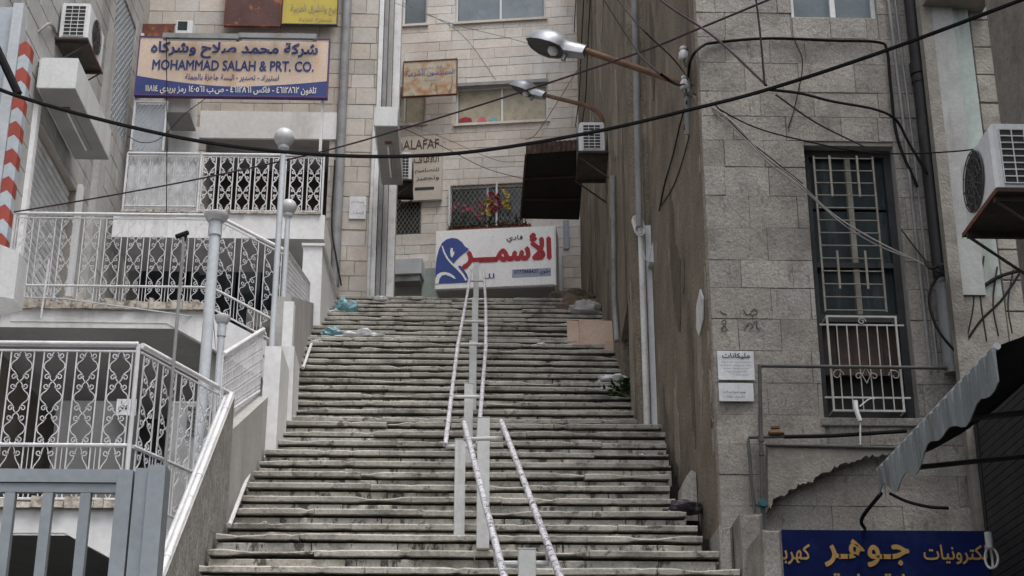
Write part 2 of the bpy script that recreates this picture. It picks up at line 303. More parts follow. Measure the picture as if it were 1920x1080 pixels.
# ------------------------------------------------------------------ text (Arabic letters joined by hand from their presentation forms)
FORMS = {}
for cp in range(0xFE70, 0xFEFD):
    d = unicodedata.decomposition(chr(cp)).split()
    if d and d[0] in ('<isolated>', '<final>', '<initial>', '<medial>'):
        FORMS.setdefault(''.join(chr(int(x, 16)) for x in d[1:]), {})[d[0][1:-1]] = chr(cp)
def shape(s):
    if not any('\u0600' <= c <= '\u06ff' for c in s): return s
    units = []; i = 0
    while i < len(s):
        if s[i:i + 2] in FORMS and s[i] == '\u0644' and len(s[i:i + 2]) == 2: units.append(s[i:i + 2]); i += 2
        else: units.append(s[i]); i += 1
    out = []
    for k, c in enumerate(units):
        f = FORMS.get(c)
        if not f or c == '\u0640': out.append(c); continue
        pv = units[k - 1] if k else ''; nx = units[k + 1] if k + 1 < len(units) else ''
        jp = pv == '\u0640' or ('initial' in FORMS.get(pv, {})); jn = (nx == '\u0640' or 'final' in FORMS.get(nx, {})) and 'initial' in f
        jp = jp and 'final' in f
        out.append(f.get('medial' if jp and jn else 'final' if jp else 'initial' if jn else 'isolated', c))
    out = out[::-1]; res = []; run = []
    for c in out:
        if c.isdigit(): run.append(c)
        else: res += run[::-1]; run = []; res.append(c)
    return ''.join(res + run[::-1])
def text(F, s, u0, u1, z0, z1, o, bold=0.0, off=.006):
    c = bpy.data.curves.new('t', 'FONT'); c.body = shape(s); c.resolution_u = 3; c.offset = off
    ob = bpy.data.objects.new('t', c); COL.objects.link(ob)
    me = bpy.data.meshes.new_from_object(ob.evaluated_get(bpy.context.evaluated_depsgraph_get()))
    mb = MB(); xs = [v.co.x for v in me.vertices]; ys = [v.co.y for v in me.vertices]
    a, b_, e, g = min(xs), max(xs), min(ys), max(ys)
    for k, (dx, dy) in enumerate(((0, 0), (bold, 0), (-bold, 0), (0, bold), (0, -bold)) if bold else ((0, 0),)):
        n0 = len(mb.v)
        for v in me.vertices: mb.v.append(F.p(u0 + (v.co.x + dx - a) / (b_ - a) * (u1 - u0), z0 + (v.co.y + dy - e) / (g - e) * (z1 - z0), o + .0004 * k))
        for p in me.polygons: mb.f.append([n0 + i for i in p.vertices])
    bpy.data.objects.remove(ob); bpy.data.curves.remove(c); bpy.data.meshes.remove(me)
    return mb

# ------------------------------------------------------------------ walls of dressed stones
def cut(rects, holes):
    for (a, b, c, d) in holes:
        nx = []
        for (u0, u1, z0, z1) in rects:
            if a >= u1 or b <= u0 or c >= z1 or d <= z0: nx.append((u0, u1, z0, z1)); continue
            if a > u0: nx.append((u0, a, z0, z1))
            if b < u1: nx.append((b, u1, z0, z1))
            lo, hi = max(u0, a), min(u1, b)
            if c > z0: nx.append((lo, hi, z0, c))
            if d < z1: nx.append((lo, hi, d, z1))
        rects = nx
    return rects
def wall_core(F, u0, u1, z0, z1, holes, thick, o=0):
    mb = MB()
    for r in cut([(u0, u1, z0, z1)], holes): mb.fbox(F, *r, o - thick, o)
    return mb
def stones(node, F, u0, u1, zs, lens, holes, mat, proud=.012, gap=.006, b=.006, jit=.002, name='stone', minw=.03):
    for k in range(len(zs) - 1):
        z0, z1 = zs[k], zs[k + 1]; u = u0 - random.uniform(0, lens[0])
        while u < u1:
            L_ = random.uniform(*lens); a, c = max(u, u0), min(u + L_, u1); u += L_
            if c - a < .02: continue
            for r in cut([(a, c, z0, z1)], holes):
                if r[1] - r[0] < minw or r[3] - r[2] < minw: continue
                node.add(name, MB().stone(F, r[0] + gap / 2, r[1] - gap / 2, r[2] + gap / 2, r[3] - gap / 2, -.01, proud + random.uniform(-.003, .004), b, jit), mat)

# ------------------------------------------------------------------ smooth curves
def spline(pts, k=8):
    pts = [Vector(p) for p in pts]; P = [pts[0] * 2 - pts[1]] + pts + [pts[-1] * 2 - pts[-2]]; out = []
    for i in range(1, len(P) - 2):
        for j in range(k):
            t = j / k; a, b, c, d = P[i - 1], P[i], P[i + 1], P[i + 2]
            out.append(.5 * ((2 * b) + (c - a) * t + (2 * a - 5 * b + 4 * c - d) * t * t + (3 * b - a - 3 * c + d) * t ** 3))
    return out + [pts[-1]]

# ================================================================== LARGE STRUCTURE
# ------------------------------------------------------------------ stairs
RISE, RUN, LAND = .17, .292, .13
def stepYZ(n):
    k = (n > 2) + (n > 12) + (n > 25)
    return 9.96 + RUN * n + LAND * k, 3.62 + RISE * n        # nosing line and tread level
NMIN, NMAX = -21, 35
def edgeL(n): return -1.70 if n <= 12 else max(-2.0, -1.64 - .023 * (n - 12))
def edgeR(n):
    if n <= 1: return 1.74
    if n <= 12: return (1.60, 1.63, 1.60, 1.56, 1.56, 1.60, 1.66, 1.68, 1.70, 1.73, 1.745)[n - 2]
    return 1.56 + .25 * (stepYZ(n)[0] - 13.9) / 7.5 + .02
stairs = struct('stairs', label='long flight of worn grey stone steps climbing between the buildings')
core = MB()
for n in range(NMIN, NMAX + 1):
    Y, z = stepYZ(n); Y2 = stepYZ(n + 1)[0] if n < NMAX else 30
    core.box(edgeL(n) - .12, edgeR(n) + .12, Y + .2, Y2 + .3, z - RISE - .3, z - .06)
stairs.add('stair_core', core, M['step_core'])
def tread(u0, u1, Y, Y2, z, seed, worn):
    """a tread slab with a nosing broken here and there along its front edge"""
    mb = MB(); n = max(4, int((u1 - u0) / .045)); th = .042; k0 = 0
    cols = []
    for i in range(n + 1):
        u = u0 + (u1 - u0) * i / n
        c = noise.noise(Vector((u * 2.1, seed * 3.7, 1.3))); f = noise.noise(Vector((u * 11, seed * 5.1, 7.7)))
        chip = max(0, c - (.30 - worn)) * .2 + max(0, f - .32) * .1
        wob = noise.noise(Vector((u * 1.4, seed * 2.3, 4.1))) * .006
        dz = noise.noise(Vector((u * .9, seed * 1.7, 9.1))) * .006 + f * .0015
        y = Y + min(chip, .06) + wob; zt = z + dz - min(chip, .05) * .12
        cols.append([(u, y + .004, z - th + dz + min(chip, .05) * .35), (u, y, zt - .012), (u, y + .008, zt - .002), (u, y + .02, zt), (u, Y2 + .06, z + dz * .5)])
    m = len(cols[0])
    for c in cols: mb.v += [Vector(p) for p in c]
    for i in range(n):
        for j in range(m - 1):
            a = i * m + j; mb.f.append([a, a + m, a + m + 1, a + 1])
        mb.f.append([i * m, i * m + m - 1 - (m - 1), (i + 1) * m, (i + 1) * m]) if False else None
    k = len(mb.v)
    for c in cols: mb.v.append(Vector((c[0][0], Y2 + .06, z - th)))
    for i in range(n): mb.f.append([k + i, k + i + 1, (i + 1) * m, i * m])
    mb.f.append([0, 1, 2, 3, 4, k]); mb.f.append([n * m + 4, n * m + 3, n * m + 2, n * m + 1, n * m, k + n])
    return mb
for n in range(NMIN, NMAX + 1):
    Y, z = stepYZ(n); Y2 = stepYZ(n + 1)[0] if n < NMAX else Y + .6
    a, b = edgeL(n), edgeR(n); u = a; rs = random.Random(n * 13 + 5)
    FS = Fr(0, Y + .03, 0)
    while u < b - .01:
        L_ = rs.uniform(.55, 1.35); e = u + L_
        if b - e < .4: e = b
        dz = rs.uniform(-.005, .004); dy = rs.uniform(-.01, .01) + (.03 if rs.random() < .06 else 0)
        stairs.add('tread_slab', tread(u + .002, e - .002, Y + dy, Y2, z + dz, n * 1.37 + u, rs.choice((0, 0, .05, .12))), M['step'])
        u = e
    u = a
    while u < b - .01:
        L_ = rs.uniform(.5, 1.2); e = u + L_
        if b - e < .3: e = b
        stairs.add('riser_stone', MB().stone(FS, u + .003, e - .003, z - RISE - .02, z - .063, -.03, rs.uniform(-.006, .004), .005, .003), M['riser'])
        u = e
# upper landing and the street at the foot
Yt, Zt = stepYZ(NMAX)
struct('upper_landing', MB().box(-3.2, 3.2, Yt + .62, 34, Zt - .25, Zt - .004), M['paving'])
struct('ground', MB().poly([(-400, -400, 0), (400, -400, 0), (400, 400, 0), (-400, 400, 0)]), M['asphalt'])

# ------------------------------------------------------------------ right building: facade towards the street and long wall up the stairs
RF = Fr(0, 10.65, 0); XR = 1.745
rb = thing('stone_building', 'tall building of rough limestone blocks with brown rendered side wall right of the stairs', 'building')
cy = [24, 70, 118, 172, 218, 263, 313, 367, 427, 488, 540, 598, 658, 718, 778, 833]
zs = sorted(RF.uv(1400, y)[1] for y in cy); zbot = zs[0]
zs = [zbot - .22 * k for k in range(9, 0, -1)] + zs
while zs[-1] < 12.4: zs.append(zs[-1] + .225)
W1 = RF.rect(1526, 272, 1688, 785); W2 = RF.rect(1478, -150, 1636, 33)
W1 = (RF.uv(1507, 275)[0], RF.uv(1672, 275)[0] + .01, RF.uv(1600, 785)[1], RF.uv(1600, 272)[1])
holesR = [W1, W2]
rb.add('wall', wall_core(RF, XR, 4.2, 1.2, 12.4, holesR, .3, -.012), M['mortar'])
stones(rb, RF, XR + .003, 3.52, [z for z in zs if z > 2.8], (.26, .55), holesR, M['lime'], proud=.002, gap=.0022, b=.0025, jit=.004)
# side wall (brown render): near piece, jog, far piece that opens slightly outwards
sw = MB()
sw.box(XR - .012, XR + .3, 10.665, 13.9, 2.0, 12.4)
rb.add('side_wall', sw, M['brown'])
FARA = math.degrees(math.atan2(.25, 7.5))
FW = Fr(1.56, 13.92, 90 + 180 - FARA)   # u runs towards the camera; far end has negative u
farL = 14.6
doors = []
def fwrect(x0, y0, x1, y1): return FW.rect(x0, y0, x1, y1)
d1 = (-2.0, -.2, 4.3, PY(1198, 520, 14.1).z); d2 = (-5.9, -5.0, 6.3, 8.2)
d2 = (FW.uv(1103, 500)[0], FW.uv(1116, 500)[0], 6.5, FW.uv(1112, 470)[1]) if FW.uv(1103, 500)[0] < FW.uv(1116, 500)[0] else (FW.uv(1116, 500)[0], FW.uv(1103, 500)[0], 6.5, FW.uv(1112, 470)[1])
doorsF = [d1, d2]
rb.add('upper_side_wall', wall_core(FW, -farL, 0, 3.0, 19, doorsF, .35), M['brown'])
for d in doorsF:
    rb.add('doorway_recess', MB().fbox(FW, d[0] - .05, d[1] + .05, d[2], d[3] + .05, -.5, -.352), M['dark'])
random.seed(21)
def patch(F, cu, cz, ru, rz, o, mat, name='render_patch'):
    pts = [(cu + ru * math.cos(2 * math.pi * k / 14) * random.uniform(.55, 1.15), cz + rz * math.sin(2 * math.pi * k / 14) * random.uniform(.55, 1.15)) for k in range(14)]
    rb.add(name, MB().prism(F, pts, -.002, o), mat)
SWP = Fr(XR - .012, 0, -90)
for k in range(14):
    patch(SWP, -random.uniform(10.8, 13.8), random.uniform(3.5, 9.5), random.uniform(.08, .3), random.uniform(.15, .6), random.uniform(.004, .009), M[random.choice(('brown', 'brown_light', 'brown_dark'))])
for k in range(7):
    patch(SWP, -10.72, random.uniform(3.6, 9), random.uniform(.03, .05), random.uniform(.05, .22), .006, M['lime'], 'chipped_edge')
for k in range(34):
    patch(FW, -random.uniform(.3, 8.5), random.uniform(5.5, 17), random.uniform(.15, .5), random.uniform(.3, 1.5), random.uniform(.005, .012), M[random.choice(('brown', 'brown_light', 'brown_light', 'brown_dark'))])
# white metal door in the jog, with its frame
JF = Fr(0, 13.9, 0)
j0, j1 = 1.50, XR + .02
jz0 = stepYZ(12)[1]; jz1 = JF.uv(1220, 425)[1]
dr = rb.add('door_panel', MB().fbox(JF, JF.uv(1218, 700)[0], JF.uv(1241, 700)[0] + .004, jz0, jz1, -.02, .03), M['door_white'], label='narrow white metal panel at the jog of the brown wall')
dr.add('door_frame', MB().fbox(JF, JF.uv(1241, 700)[0] + .006, XR, jz0, jz1 + .2, -.02, .045), M['plaster'])
dr.add('jog_face', MB().fbox(JF, j0 + .06, JF.uv(1218, 700)[0] - .002, jz0, 12.4, -.02, .012), M['brown'])
rb.add('meter_box', MB().hexa([JF.p(*JF.uv(1214, 505), .2), JF.p(*JF.uv(1232, 508), .2), JF.p(*JF.uv(1232, 508), .04), JF.p(*JF.uv(1214, 505), .04), JF.p(*JF.uv(1228, 420), .1), JF.p(*JF.uv(1232, 420), .1), JF.p(*JF.uv(1232, 420), .04), JF.p(*JF.uv(1228, 420), .04)]), M['pole'])

# --- main window: opening, frame, panes, upper grille, lower projecting grille
u0, u1, z0, z1 = W1
win = rb.add('window', MB().fbox(RF, u0 + .002, u1 - .002, z0 + .002, z1 - .002, -.31, -.27), M['dark'])
fr = MB(); t = .055
fr.fbox(RF, u0, u0 + t, z0, z1, -.2, -.1).fbox(RF, u1 - t, u1, z0, z1, -.2, -.1).fbox(RF, u0 + t, u1 - t, z1 - t, z1, -.2, -.1)
zm = RF.uv(1600, 488)[1]; zl = RF.uv(1600, 588)[1]
fr.fbox(RF, u0 + t, u1 - t, zm - .02, zm + .02, -.2, -.095)
fr.fbox(RF, u0 + t, u1 - t, zl - .03, zl + .03, -.2, -.095)
win.add('frame', fr, M['frame_dark'])
um = (u0 + u1) / 2 + .01
for (a, b) in ((u0 + t, um - .02), (um + .02, u1 - t)):
    for (c, d) in ((zl + .03, zm - .02), (zm + .02, (zm + z1) / 2 - .01), ((zm + z1) / 2 + .01, z1 - t)):
        win.add('pane', MB().fbox(RF, a, b, c, d, -.17, -.16), M['glass_dark'])
win.add('mullion', MB().fbox(RF, um - .02, um + .02, zl + .03, z1 - t, -.19, -.11), M['grille'])
zb2 = RF.uv(1600, 690)[1]
for i in range(5):
    a = u0 + t + (u1 - u0 - 2 * t) * i / 5; win.add('wooden_board', MB().fbox(RF, a + .002, a + (u1 - u0 - 2 * t) / 5 - .002, zb2, zl - .03, -.2 + .006 * (i % 2), -.17 + .006 * (i % 2)), M['wood'])
# upper grille: two uprights, horizontal bars and short inner bars
ga, gb = RF.uv(1527, 300)[0], RF.uv(1641, 300)[0]; gz1 = RF.uv(1585, 288)[1]; gz0 = RF.uv(1600, 580)[1]
g1 = rb.add('window_grille', MB().fbox(RF, ga, ga + .014, gz0, gz1, -.06, -.045), M['grille'], label='dusty horizontal-bar grille over the upper window')
g1.add('upright', MB().fbox(RF, gb - .014, gb, gz0, gz1, -.06, -.045), M['grille'])
for k in range(13):
    z = gz1 - .02 - (gz1 - gz0 - .03) * k / 12
    g1.add('bar', MB().tube([RF.p(ga + .01, z, -.044), RF.p(gb - .01, z, -.044)], .0055, 6), M['grille'])
for q in (.27, .72):
    for (c, d) in ((.0, .27), (.62, .86)):
        uu = ga + (gb - ga) * q; hz = gz1 - gz0
        g1.add('short_bar', MB().fbox(RF, uu - .008, uu + .008, gz1 - hz * d, gz1 - hz * c, -.045, -.033), M['grille'])
# lower grille box
la, lb_ = RF.uv(1549, 600)[0], RF.uv(1681, 600)[0]; lz1 = RF.uv(1610, 592, .1)[1]; lz0 = RF.uv(1620, 772, .1)[1]
la, lb_ = RF.uv(1549, 600, .1)[0], RF.uv(1681, 600, .1)[0]
g2 = rb.add('window_grille', MB().fbox(RF, la, lb_, lz1 - .014, lz1, .09, .105), M['grille_w'], label='white scrolled grille bulging from the lower window')
for (a, b, c, d) in ((la, la + .014, lz0, lz1 - .014), (lb_ - .014, lb_, lz0, lz1 - .014), (la + .014, lb_ - .014, lz0, lz0 + .014)):
    g2.add('edge_bar', MB().fbox(RF, a, b, c, d, .09, .105), M['grille_w'])
for zz in (lz1 - .075, lz0 + .1):
    g2.add('cross_bar', MB().fbox(RF, la - .05, lb_ + .05, zz, zz + .012, .086, .098), M['grille_w'])
for k in range(1, 7):
    uu = la + (lb_ - la) * k / 7
    g2.add('upright', MB().tube([RF.p(uu, lz0 + .014, .095), RF.p(uu, lz1 - .075, .095)], .0048, 6), M['grille_w'])
def spiral(cu, cz, r, turns=1.4, st=0, sgn=1, n=16):
    return [(cu + r * (1 - .75 * i / n) * math.cos(st + sgn * turns * 2 * math.pi * i / n), cz + r * (1 - .75 * i / n) * math.sin(st + sgn * turns * 2 * math.pi * i / n)) for i in range(n + 1)]
mu, mz = (la + lb_) / 2, lz0 + .27
for pl in (spiral(mu, lz1 - .045, .03, 1.3), spiral(la + .05, mz, .045, 1, 0), spiral(lb_ - .05, mz, .045, 1, math.pi, -1), spiral(mu - .055, mz - .01, .03, 1, 0), spiral(mu + .055, mz - .01, .03, 1, math.pi, -1),
           [(mu, mz - .06), (mu - .03, mz), (mu, mz + .06), (mu + .03, mz), (mu, mz - .06)]):
    g2.add('scroll', MB().tube([RF.p(a, b, .104) for a, b in pl], .004, 5), M['grille_w'])
for (a, b) in ((la, lz1 - .01), (lb_, lz1 - .01), (la, lz0 + .01), (lb_, lz0 + .01)):
    g2.add('stay', MB().tube([RF.p(a, b, .098), RF.p(a, b, -.02)], .006, 5), M['grille_w'])
rb.add('window_sill', MB().stone(RF, u0 - .03, u1 + .03, z0 - .06, z0 - .001, -.26, .03, .006), M['lime'])
# upper window
u0, u1, z0, z1 = W2
w2 = rb.add('window', MB().fbox(RF, u0 + .002, u1 - .002, z0 + .002, z1, -.31, -.26), M['dark'])
w2.add('frame', MB().fbox(RF, u0, u0 + .03, z0, z1, -.1, -.05).fbox(RF, u1 - .03, u1, z0, z1, -.1, -.05).fbox(RF, u0 + .03, u1 - .03, z0, z0 + .03, -.1, -.05).fbox(RF, (u0 + u1) / 2 - .02, (u0 + u1) / 2 + .02, z0 + .03, z1, -.1, -.045), M['alu'])
for (a, b) in ((u0 + .03, (u0 + u1) / 2 - .02), ((u0 + u1) / 2 + .02, u1 - .03)): w2.add('pane', MB().fbox(RF, a, b, z0 + .03, z1, -.085, -.075), M['glass'])
# broken concrete skirt at the foot of the cladding
pl = [(1440, 834), (1560, 836), (1690, 838), (1690, 846), (1668, 851), (1640, 857), (1618, 858), (1596, 866), (1574, 872), (1556, 886), (1533, 893), (1520, 905), (1500, 910), (1484, 918), (1466, 930), (1452, 936), (1446, 950), (1440, 958)]
rj = random.Random(4); pj = []
for (a, b), (c, d) in zip(pl, pl[1:] + pl[:1]):
    for k in range(4 if b > 840 or d > 845 else 1):
        t = k / 4; pj.append((a + (c - a) * t + rj.uniform(-1, 1), b + (d - b) * t + (rj.uniform(-5, 4) if k else 0)))
uvp = [RF.uv(x, y, .1) for x, y in pj]
sk = rb.add('broken_ledge', MB().prism(RF, uvp, .02, .11), M['lime_block'], label='ragged edge of a broken concrete ledge')

for pts in (((1350, 583), (1356, 588), (1363, 590)), ((1394, 580), (1400, 590), (1408, 588), (1412, 596)), ((1408, 584), (1416, 580), (1420, 588), (1412, 590)), ((1352, 604), (1358, 600), (1362, 606), (1355, 608)), ((1352, 616), (1358, 612), (1363, 618), (1356, 622), (1352, 616)), ((1396, 618), (1404, 606), (1412, 612), (1405, 618)), ((1412, 606), (1420, 602), (1418, 612), (1424, 618))):
    rb.add('graffiti_mark', MB().tube(spline([RF.p(*RF.uv(x, y, .009), .009) for x, y in pts], 4), .003, 4), M['ink'])

# ------------------------------------------------------------------ right-hand shop building (mostly out of frame)
SB = Fr(0, 10.42, 0)
shop = thing('shop_building', 'dark shop building at the right edge with peeling white corner pilaster', 'building')
sx0 = SB.uv(1756, 200)[0]
shop.add('wall', MB().fbox(SB, sx0, 7, 0, 12, -.25, 0), M['lime_block'])
shop.add('side_wall', MB().box(3.5, 3.9, -7, 9.2, 0, 12), M['lime_block'])  # run on out of view past the camera to darken the lower street
zcap = SB.uv(1790, 24)[1]
shop.add('pilaster_edge', MB().fbox(SB, sx0 - .075, sx0 + .012, 2.5, zcap + .4, .0, .09), M['lime_block'])
shop.add('pilaster', MB().fbox(SB, sx0 + .015, SB.uv(1800, 200)[0], SB.uv(1790, 560)[1], zcap, .0, .08), M['column_white'], label='peeling white pilaster face')
shop.add('pilaster', MB().fbox(SB, SB.uv(1800, 200)[0] + .003, SB.uv(1832, 200)[0], SB.uv(1790, 560)[1], zcap, .0, .05), M['mint'], label='pale green pilaster strip')
shop.add('pilaster_foot', MB().fbox(SB, sx0 - .03, SB.uv(1832, 200)[0], 2.5, SB.uv(1790, 560)[1] - .004, 0, .06), M['lime_block'])
shop.add('pilaster_cap', MB().fbox(SB, sx0 - .05, SB.uv(1836, 24)[0] + .02, zcap + .002, zcap + .09, 0, .2), M['lime_block'])
stones(shop, SB, SB.uv(1834, 200)[0] + .01, 5.0, [4.6 + .24 * k for k in range(26)], (.3, .5), [], M['lime_block'], proud=.014)
wz0 = SB.uv(1880, 33)[1]
shop.add('window', MB().fbox(SB, SB.uv(1872, 20)[0], 4.6, wz0, wz0 + 1.3, .016, .03), M['glass_dark'])
zsh = PX(1918, 660, 3.3).z
shop.add('shop_front', MB().box(3.47, 3.9, 9.204, 10.40, 0, zsh), M['dark'])
k = 1.9
while k < zsh:
    shop.add('shutter_slat', MB().box(3.435, 3.465, 6.2, 10.2, k, k + .05), M['dark_shutter']); k += .055
shop.add('shop_interior_wall', MB().fbox(SB, 2.05, 7, 0, 2.9, .004, .03), M['dark'])
ps = SB.uv(1560, 1000)
for k in range(2): pass

# ------------------------------------------------------------------ back building at the top of the stairs
BF = Fr(-1.55, 26.3, -8)
bb = thing('cream_building', 'cream stone apartment building closing off the top of the stairs', 'building')
def br(*a): return BF.rect(*a)
B1 = br(756, -60, 801, 46); B2 = br(855, -60, 1022, 38); B3 = br(756, 163, 798, 232); B4 = br(855, 160, 1027, 229)
B5 = br(738, 352, 790, 440); B6 = br(842, 346, 985, 432); B7 = br(985, 505, 1046, 552)
B7 = (BF.uv(880, 530)[0], BF.uv(1040, 530)[0], Zt - .1, BF.uv(960, 520)[1])
B8 = (BF.uv(735, 520)[0], BF.uv(790, 520)[0], Zt - .1, BF.uv(760, 500)[1])
bh = [B1, B2, B3, B4, B5, B6, B7, B8]
bz0 = Zt - .3
bb.add('wall', wall_core(BF, -.6, 4.6, bz0, 20.5, bh, .3), M['cream_mortar'])
zc = [bz0]
while zc[-1] < 18.4: zc.append(zc[-1] + random.choice((.15, .17, .2, .22)))
stones(bb, BF, BF.uv(742, 300)[0] - .1, BF.uv(1075, 300)[0] + .15, zc, (.3, .75), bh, M['cream'], proud=.01, gap=.006, b=.004, jit=.001)
def simple_window(node, F, r, panes, glass, frame=.035, depth=.12, shelf=True, label=None):
    u0, u1, z0, z1 = r
    wn = node.add('window', MB().fbox(F, u0 + .003, u1 - .003, z0 + .003, z1 - .003, -.31, -.26), M['dark'], label=label)
    f = MB(); f.fbox(F, u0, u0 + frame, z0, z1, -depth, -depth + .06).fbox(F, u1 - frame, u1, z0, z1, -depth, -depth + .06).fbox(F, u0 + frame, u1 - frame, z0, z0 + frame, -depth, -depth + .06).fbox(F, u0 + frame, u1 - frame, z1 - frame, z1, -depth, -depth + .06)
    wn.add('frame', f, M['alu']); n = panes
    for i in range(n):
        a = u0 + frame + (u1 - u0 - 2 * frame) * i / n; b = u0 + frame + (u1 - u0 - 2 * frame) * (i + 1) / n
        wn.add('pane', MB().fbox(F, a + .012, b - .012, z0 + frame, z1 - frame, -depth + .015, -depth + .025), M[glass])
        if i: wn.add('mullion', MB().fbox(F, a - .018, a + .018, z0 + frame, z1 - frame, -depth + .005, -depth + .065), M['alu'])
    if shelf: wn.add('sill', MB().fbox(F, u0 - .04, u1 + .04, z0 - .05, z0 - .002, -.1, .05), M['cream'])
    return wn
simple_window(bb, BF, B1, 1, 'glass'); simple_window(bb, BF, B2, 2, 'glass'); simple_window(bb, BF, B3, 1, 'paper_glass')
wn4 = simple_window(bb, BF, B4, 2, 'paper_glass')
wn5 = simple_window(bb, BF, B5, 1, 'glass_dark', shelf=False); wn6 = simple_window(bb, BF, B6, 2, 'glass_dark', shelf=False)
# coloured clothes on the inside sill of the papered window
for i, (a, b, c) in enumerate(((858, 884, 'flower_red'), (893, 912, 'flower_pink'), (914, 932, 'bag_teal'))):
    r = br(a, 218, b, 227); wn4.add('folded_cloth', MB().prism(BF, [(r[0], r[2] + .03), (r[1], r[2] + .03), (r[1] - .02, r[3]), ((r[0] + r[1]) / 2, r[3] + .03), (r[0] + .03, r[3])], -.094, -.085), M[c])
wn4.add('roller_blind_box', MB().fbox(BF, B4[0] - .02, B4[1] + .02, B4[3] + .002, B4[3] + .07, -.02, .05), M['drain'])
def mesh_grille(node, F, r, pitch, rad, o, mat, name='diamond_grille'):
    u0, u1, z0, z1 = r; mb = MB(); W_, H_ = u1 - u0, z1 - z0
    k = -H_
    while k < W_ * 1.9 + H_:
        for s in (1, -1):
            # line z = 1.6*(u-k) or mirrored
            a = []
            for (uu, zz) in ((k, 0), (k + H_ / 1.6, H_)):
                a.append((uu, zz))
            (x0, y0), (x1, y1) = a
            t0, t1 = max(0, (0 - x0) / (x1 - x0)), min(1, (W_ - x0) / (x1 - x0))
            if t1 - t0 < .02: continue
            p = [(x0 + (x1 - x0) * q, y0 + (y1 - y0) * q) for q in (t0, t1)]
            if s < 0: p = [(W_ - x, y) for x, y in p]
            mb.tube([F.p(u0 + x, z0 + y, o + (.004 if s > 0 else -.002)) for x, y in p], rad, 4, False)
        k += pitch
    return node.add(name, mb, mat, kind='stuff')
mesh_grille(wn5, BF, B5, .075, .005, .0, M['grille']); mesh_grille(wn6, BF, (B6[0], B6[1], B6[2], B6[3]), .085, .005, .05, M['grille'])
for a in (B6[0], B6[0] + (B6[1] - B6[0]) * .62, B6[1] - .03): wn6.add('grille_post', MB().fbox(BF, a, a + .03, B6[2], B6[3], .055, .08), M['alu'])
wn6.add('flower_shelf', MB().fbox(BF, B6[0] - .03, B6[1] + .1, B6[2] - .07, B6[2] - .002, -.1, .13), M['flower_orange'])
bb.add('shop_opening', MB().fbox(BF, B7[0], B7[1], B7[2], B7[3], -.32, -.25), M['dark'])
so_ = bb.add('side_shutter', MB().fbox(BF, B8[0], B8[1], B8[2], B8[3], -.1, -.09), M['shutter'])
for k in range(6): so_.add('slat', MB().fbox(BF, B8[0], B8[1], B8[2] + .06 * k, B8[2] + .06 * k + .045, -.088, -.07), M['shutter'])
r = br(792, 470, 835, 552); bb.add('painted_dado', MB().fbox(BF, r[0], r[1] + .2, Zt, r[3] - .35, .016, .03), M['mint'])
# bits right of the sign: pale blue post, strip light, narrow shop pane
r = br(1043, 480, 1055, 552); bb.add('pale_post', MB().fbox(BF, r[0], r[1], Zt, r[3], .02, .08), M['pole'])
r = br(1056, 415, 1067, 468); bb.add('glazed_panel', MB().fbox(BF, r[0], r[1], r[2], r[3], .02, .05), M['glass'])

# ------------------------------------------------------------------ left building: front facade, courtyard wall, terraces
LF = Fr(0, 21.6, 0); XL = -5.12
lb = thing('terraced_building', 'buff stone building with white iron-railed terraces left of the stairs', 'building')
Z2 = 7.62   # terrace two floor
Z3 = LF.uv(430, 402, 1.2)[1]  # balcony floor
L1 = LF.rect(225, 452, 522, 640); L1 = (XL + .04, L1[1], Z2 - .05, L1[3] + .35)
L2 = LF.rect(382, 262, 612, 402); L2 = (L2[0], L2[1] + .02, Z3 - .1, L2[3])
L3 = (LF.uv(566, 480)[0] - .55, LF.uv(566, 480)[0], Z2, LF.uv(560, 452)[1])
lh = [L1, L2]
xr = LF.uv(703, 300)[0] - .005
lb.add('wall', wall_core(LF, XL - .3, xr, 3.9, 19.5, lh, .3), M['buff_mortar'])
zc = [Z2 - .5]
while zc[-1] < 18.2: zc.append(zc[-1] + random.choice((.24, .26, .29)))
wb = LF.rect(375, 212, 632, 262); wband = (wb[0], wb[1], LF.uv(500, 262)[1], wb[3])
stones(lb, LF, XL + .02, xr - .004, zc, (.3, .62), lh + [wband, LF.rect(225, 408, 628, 560)], M['buff'], proud=.012, gap=.007, b=.006, jit=.003)
lb.add('white_lintel', MB().fbox(LF, wband[0], wband[1], wband[2], wband[3], -.02, .05), M['white_wall'])
lb.add('balcony_recess', MB().fbox(LF, L2[0] - .05, L2[1] + .05, L2[2], L2[3] + .1, -1.2, -1.1), M['wood'])
for a, b in ((L2[0] - .1, L2[0]), (L2[1], L2[1] + .1)): lb.add('recess_side', MB().fbox(LF, a, b, L2[2], L2[3], -1.1, -.3), M['plaster'])
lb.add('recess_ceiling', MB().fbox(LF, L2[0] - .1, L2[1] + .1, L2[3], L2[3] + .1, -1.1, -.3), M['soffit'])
lb.add('shop_recess', MB().fbox(LF, L1[0] - .05, L1[1] + .05, L1[2], L1[3] + .1, -1.5, -1.4), M['dark'])
for a, b in ((L1[0] - .12, L1[0] - .004), (L1[1] + .004, L1[1] + .12)): lb.add('recess_side', MB().fbox(LF, a, b, L1[2], L1[3], -1.4, -.302), M['plaster'])
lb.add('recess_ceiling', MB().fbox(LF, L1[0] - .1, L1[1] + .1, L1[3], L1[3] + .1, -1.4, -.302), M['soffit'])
for k in range(6):
    a = L1[0] + (L1[1] - L1[0]) * k / 6
    lb.add('shopfront_pane', MB().fbox(LF, a + .02, a + (L1[1] - L1[0]) / 6 - .02, L1[2], L1[3] - .1, -.9, -.86), M['glass_dark'])
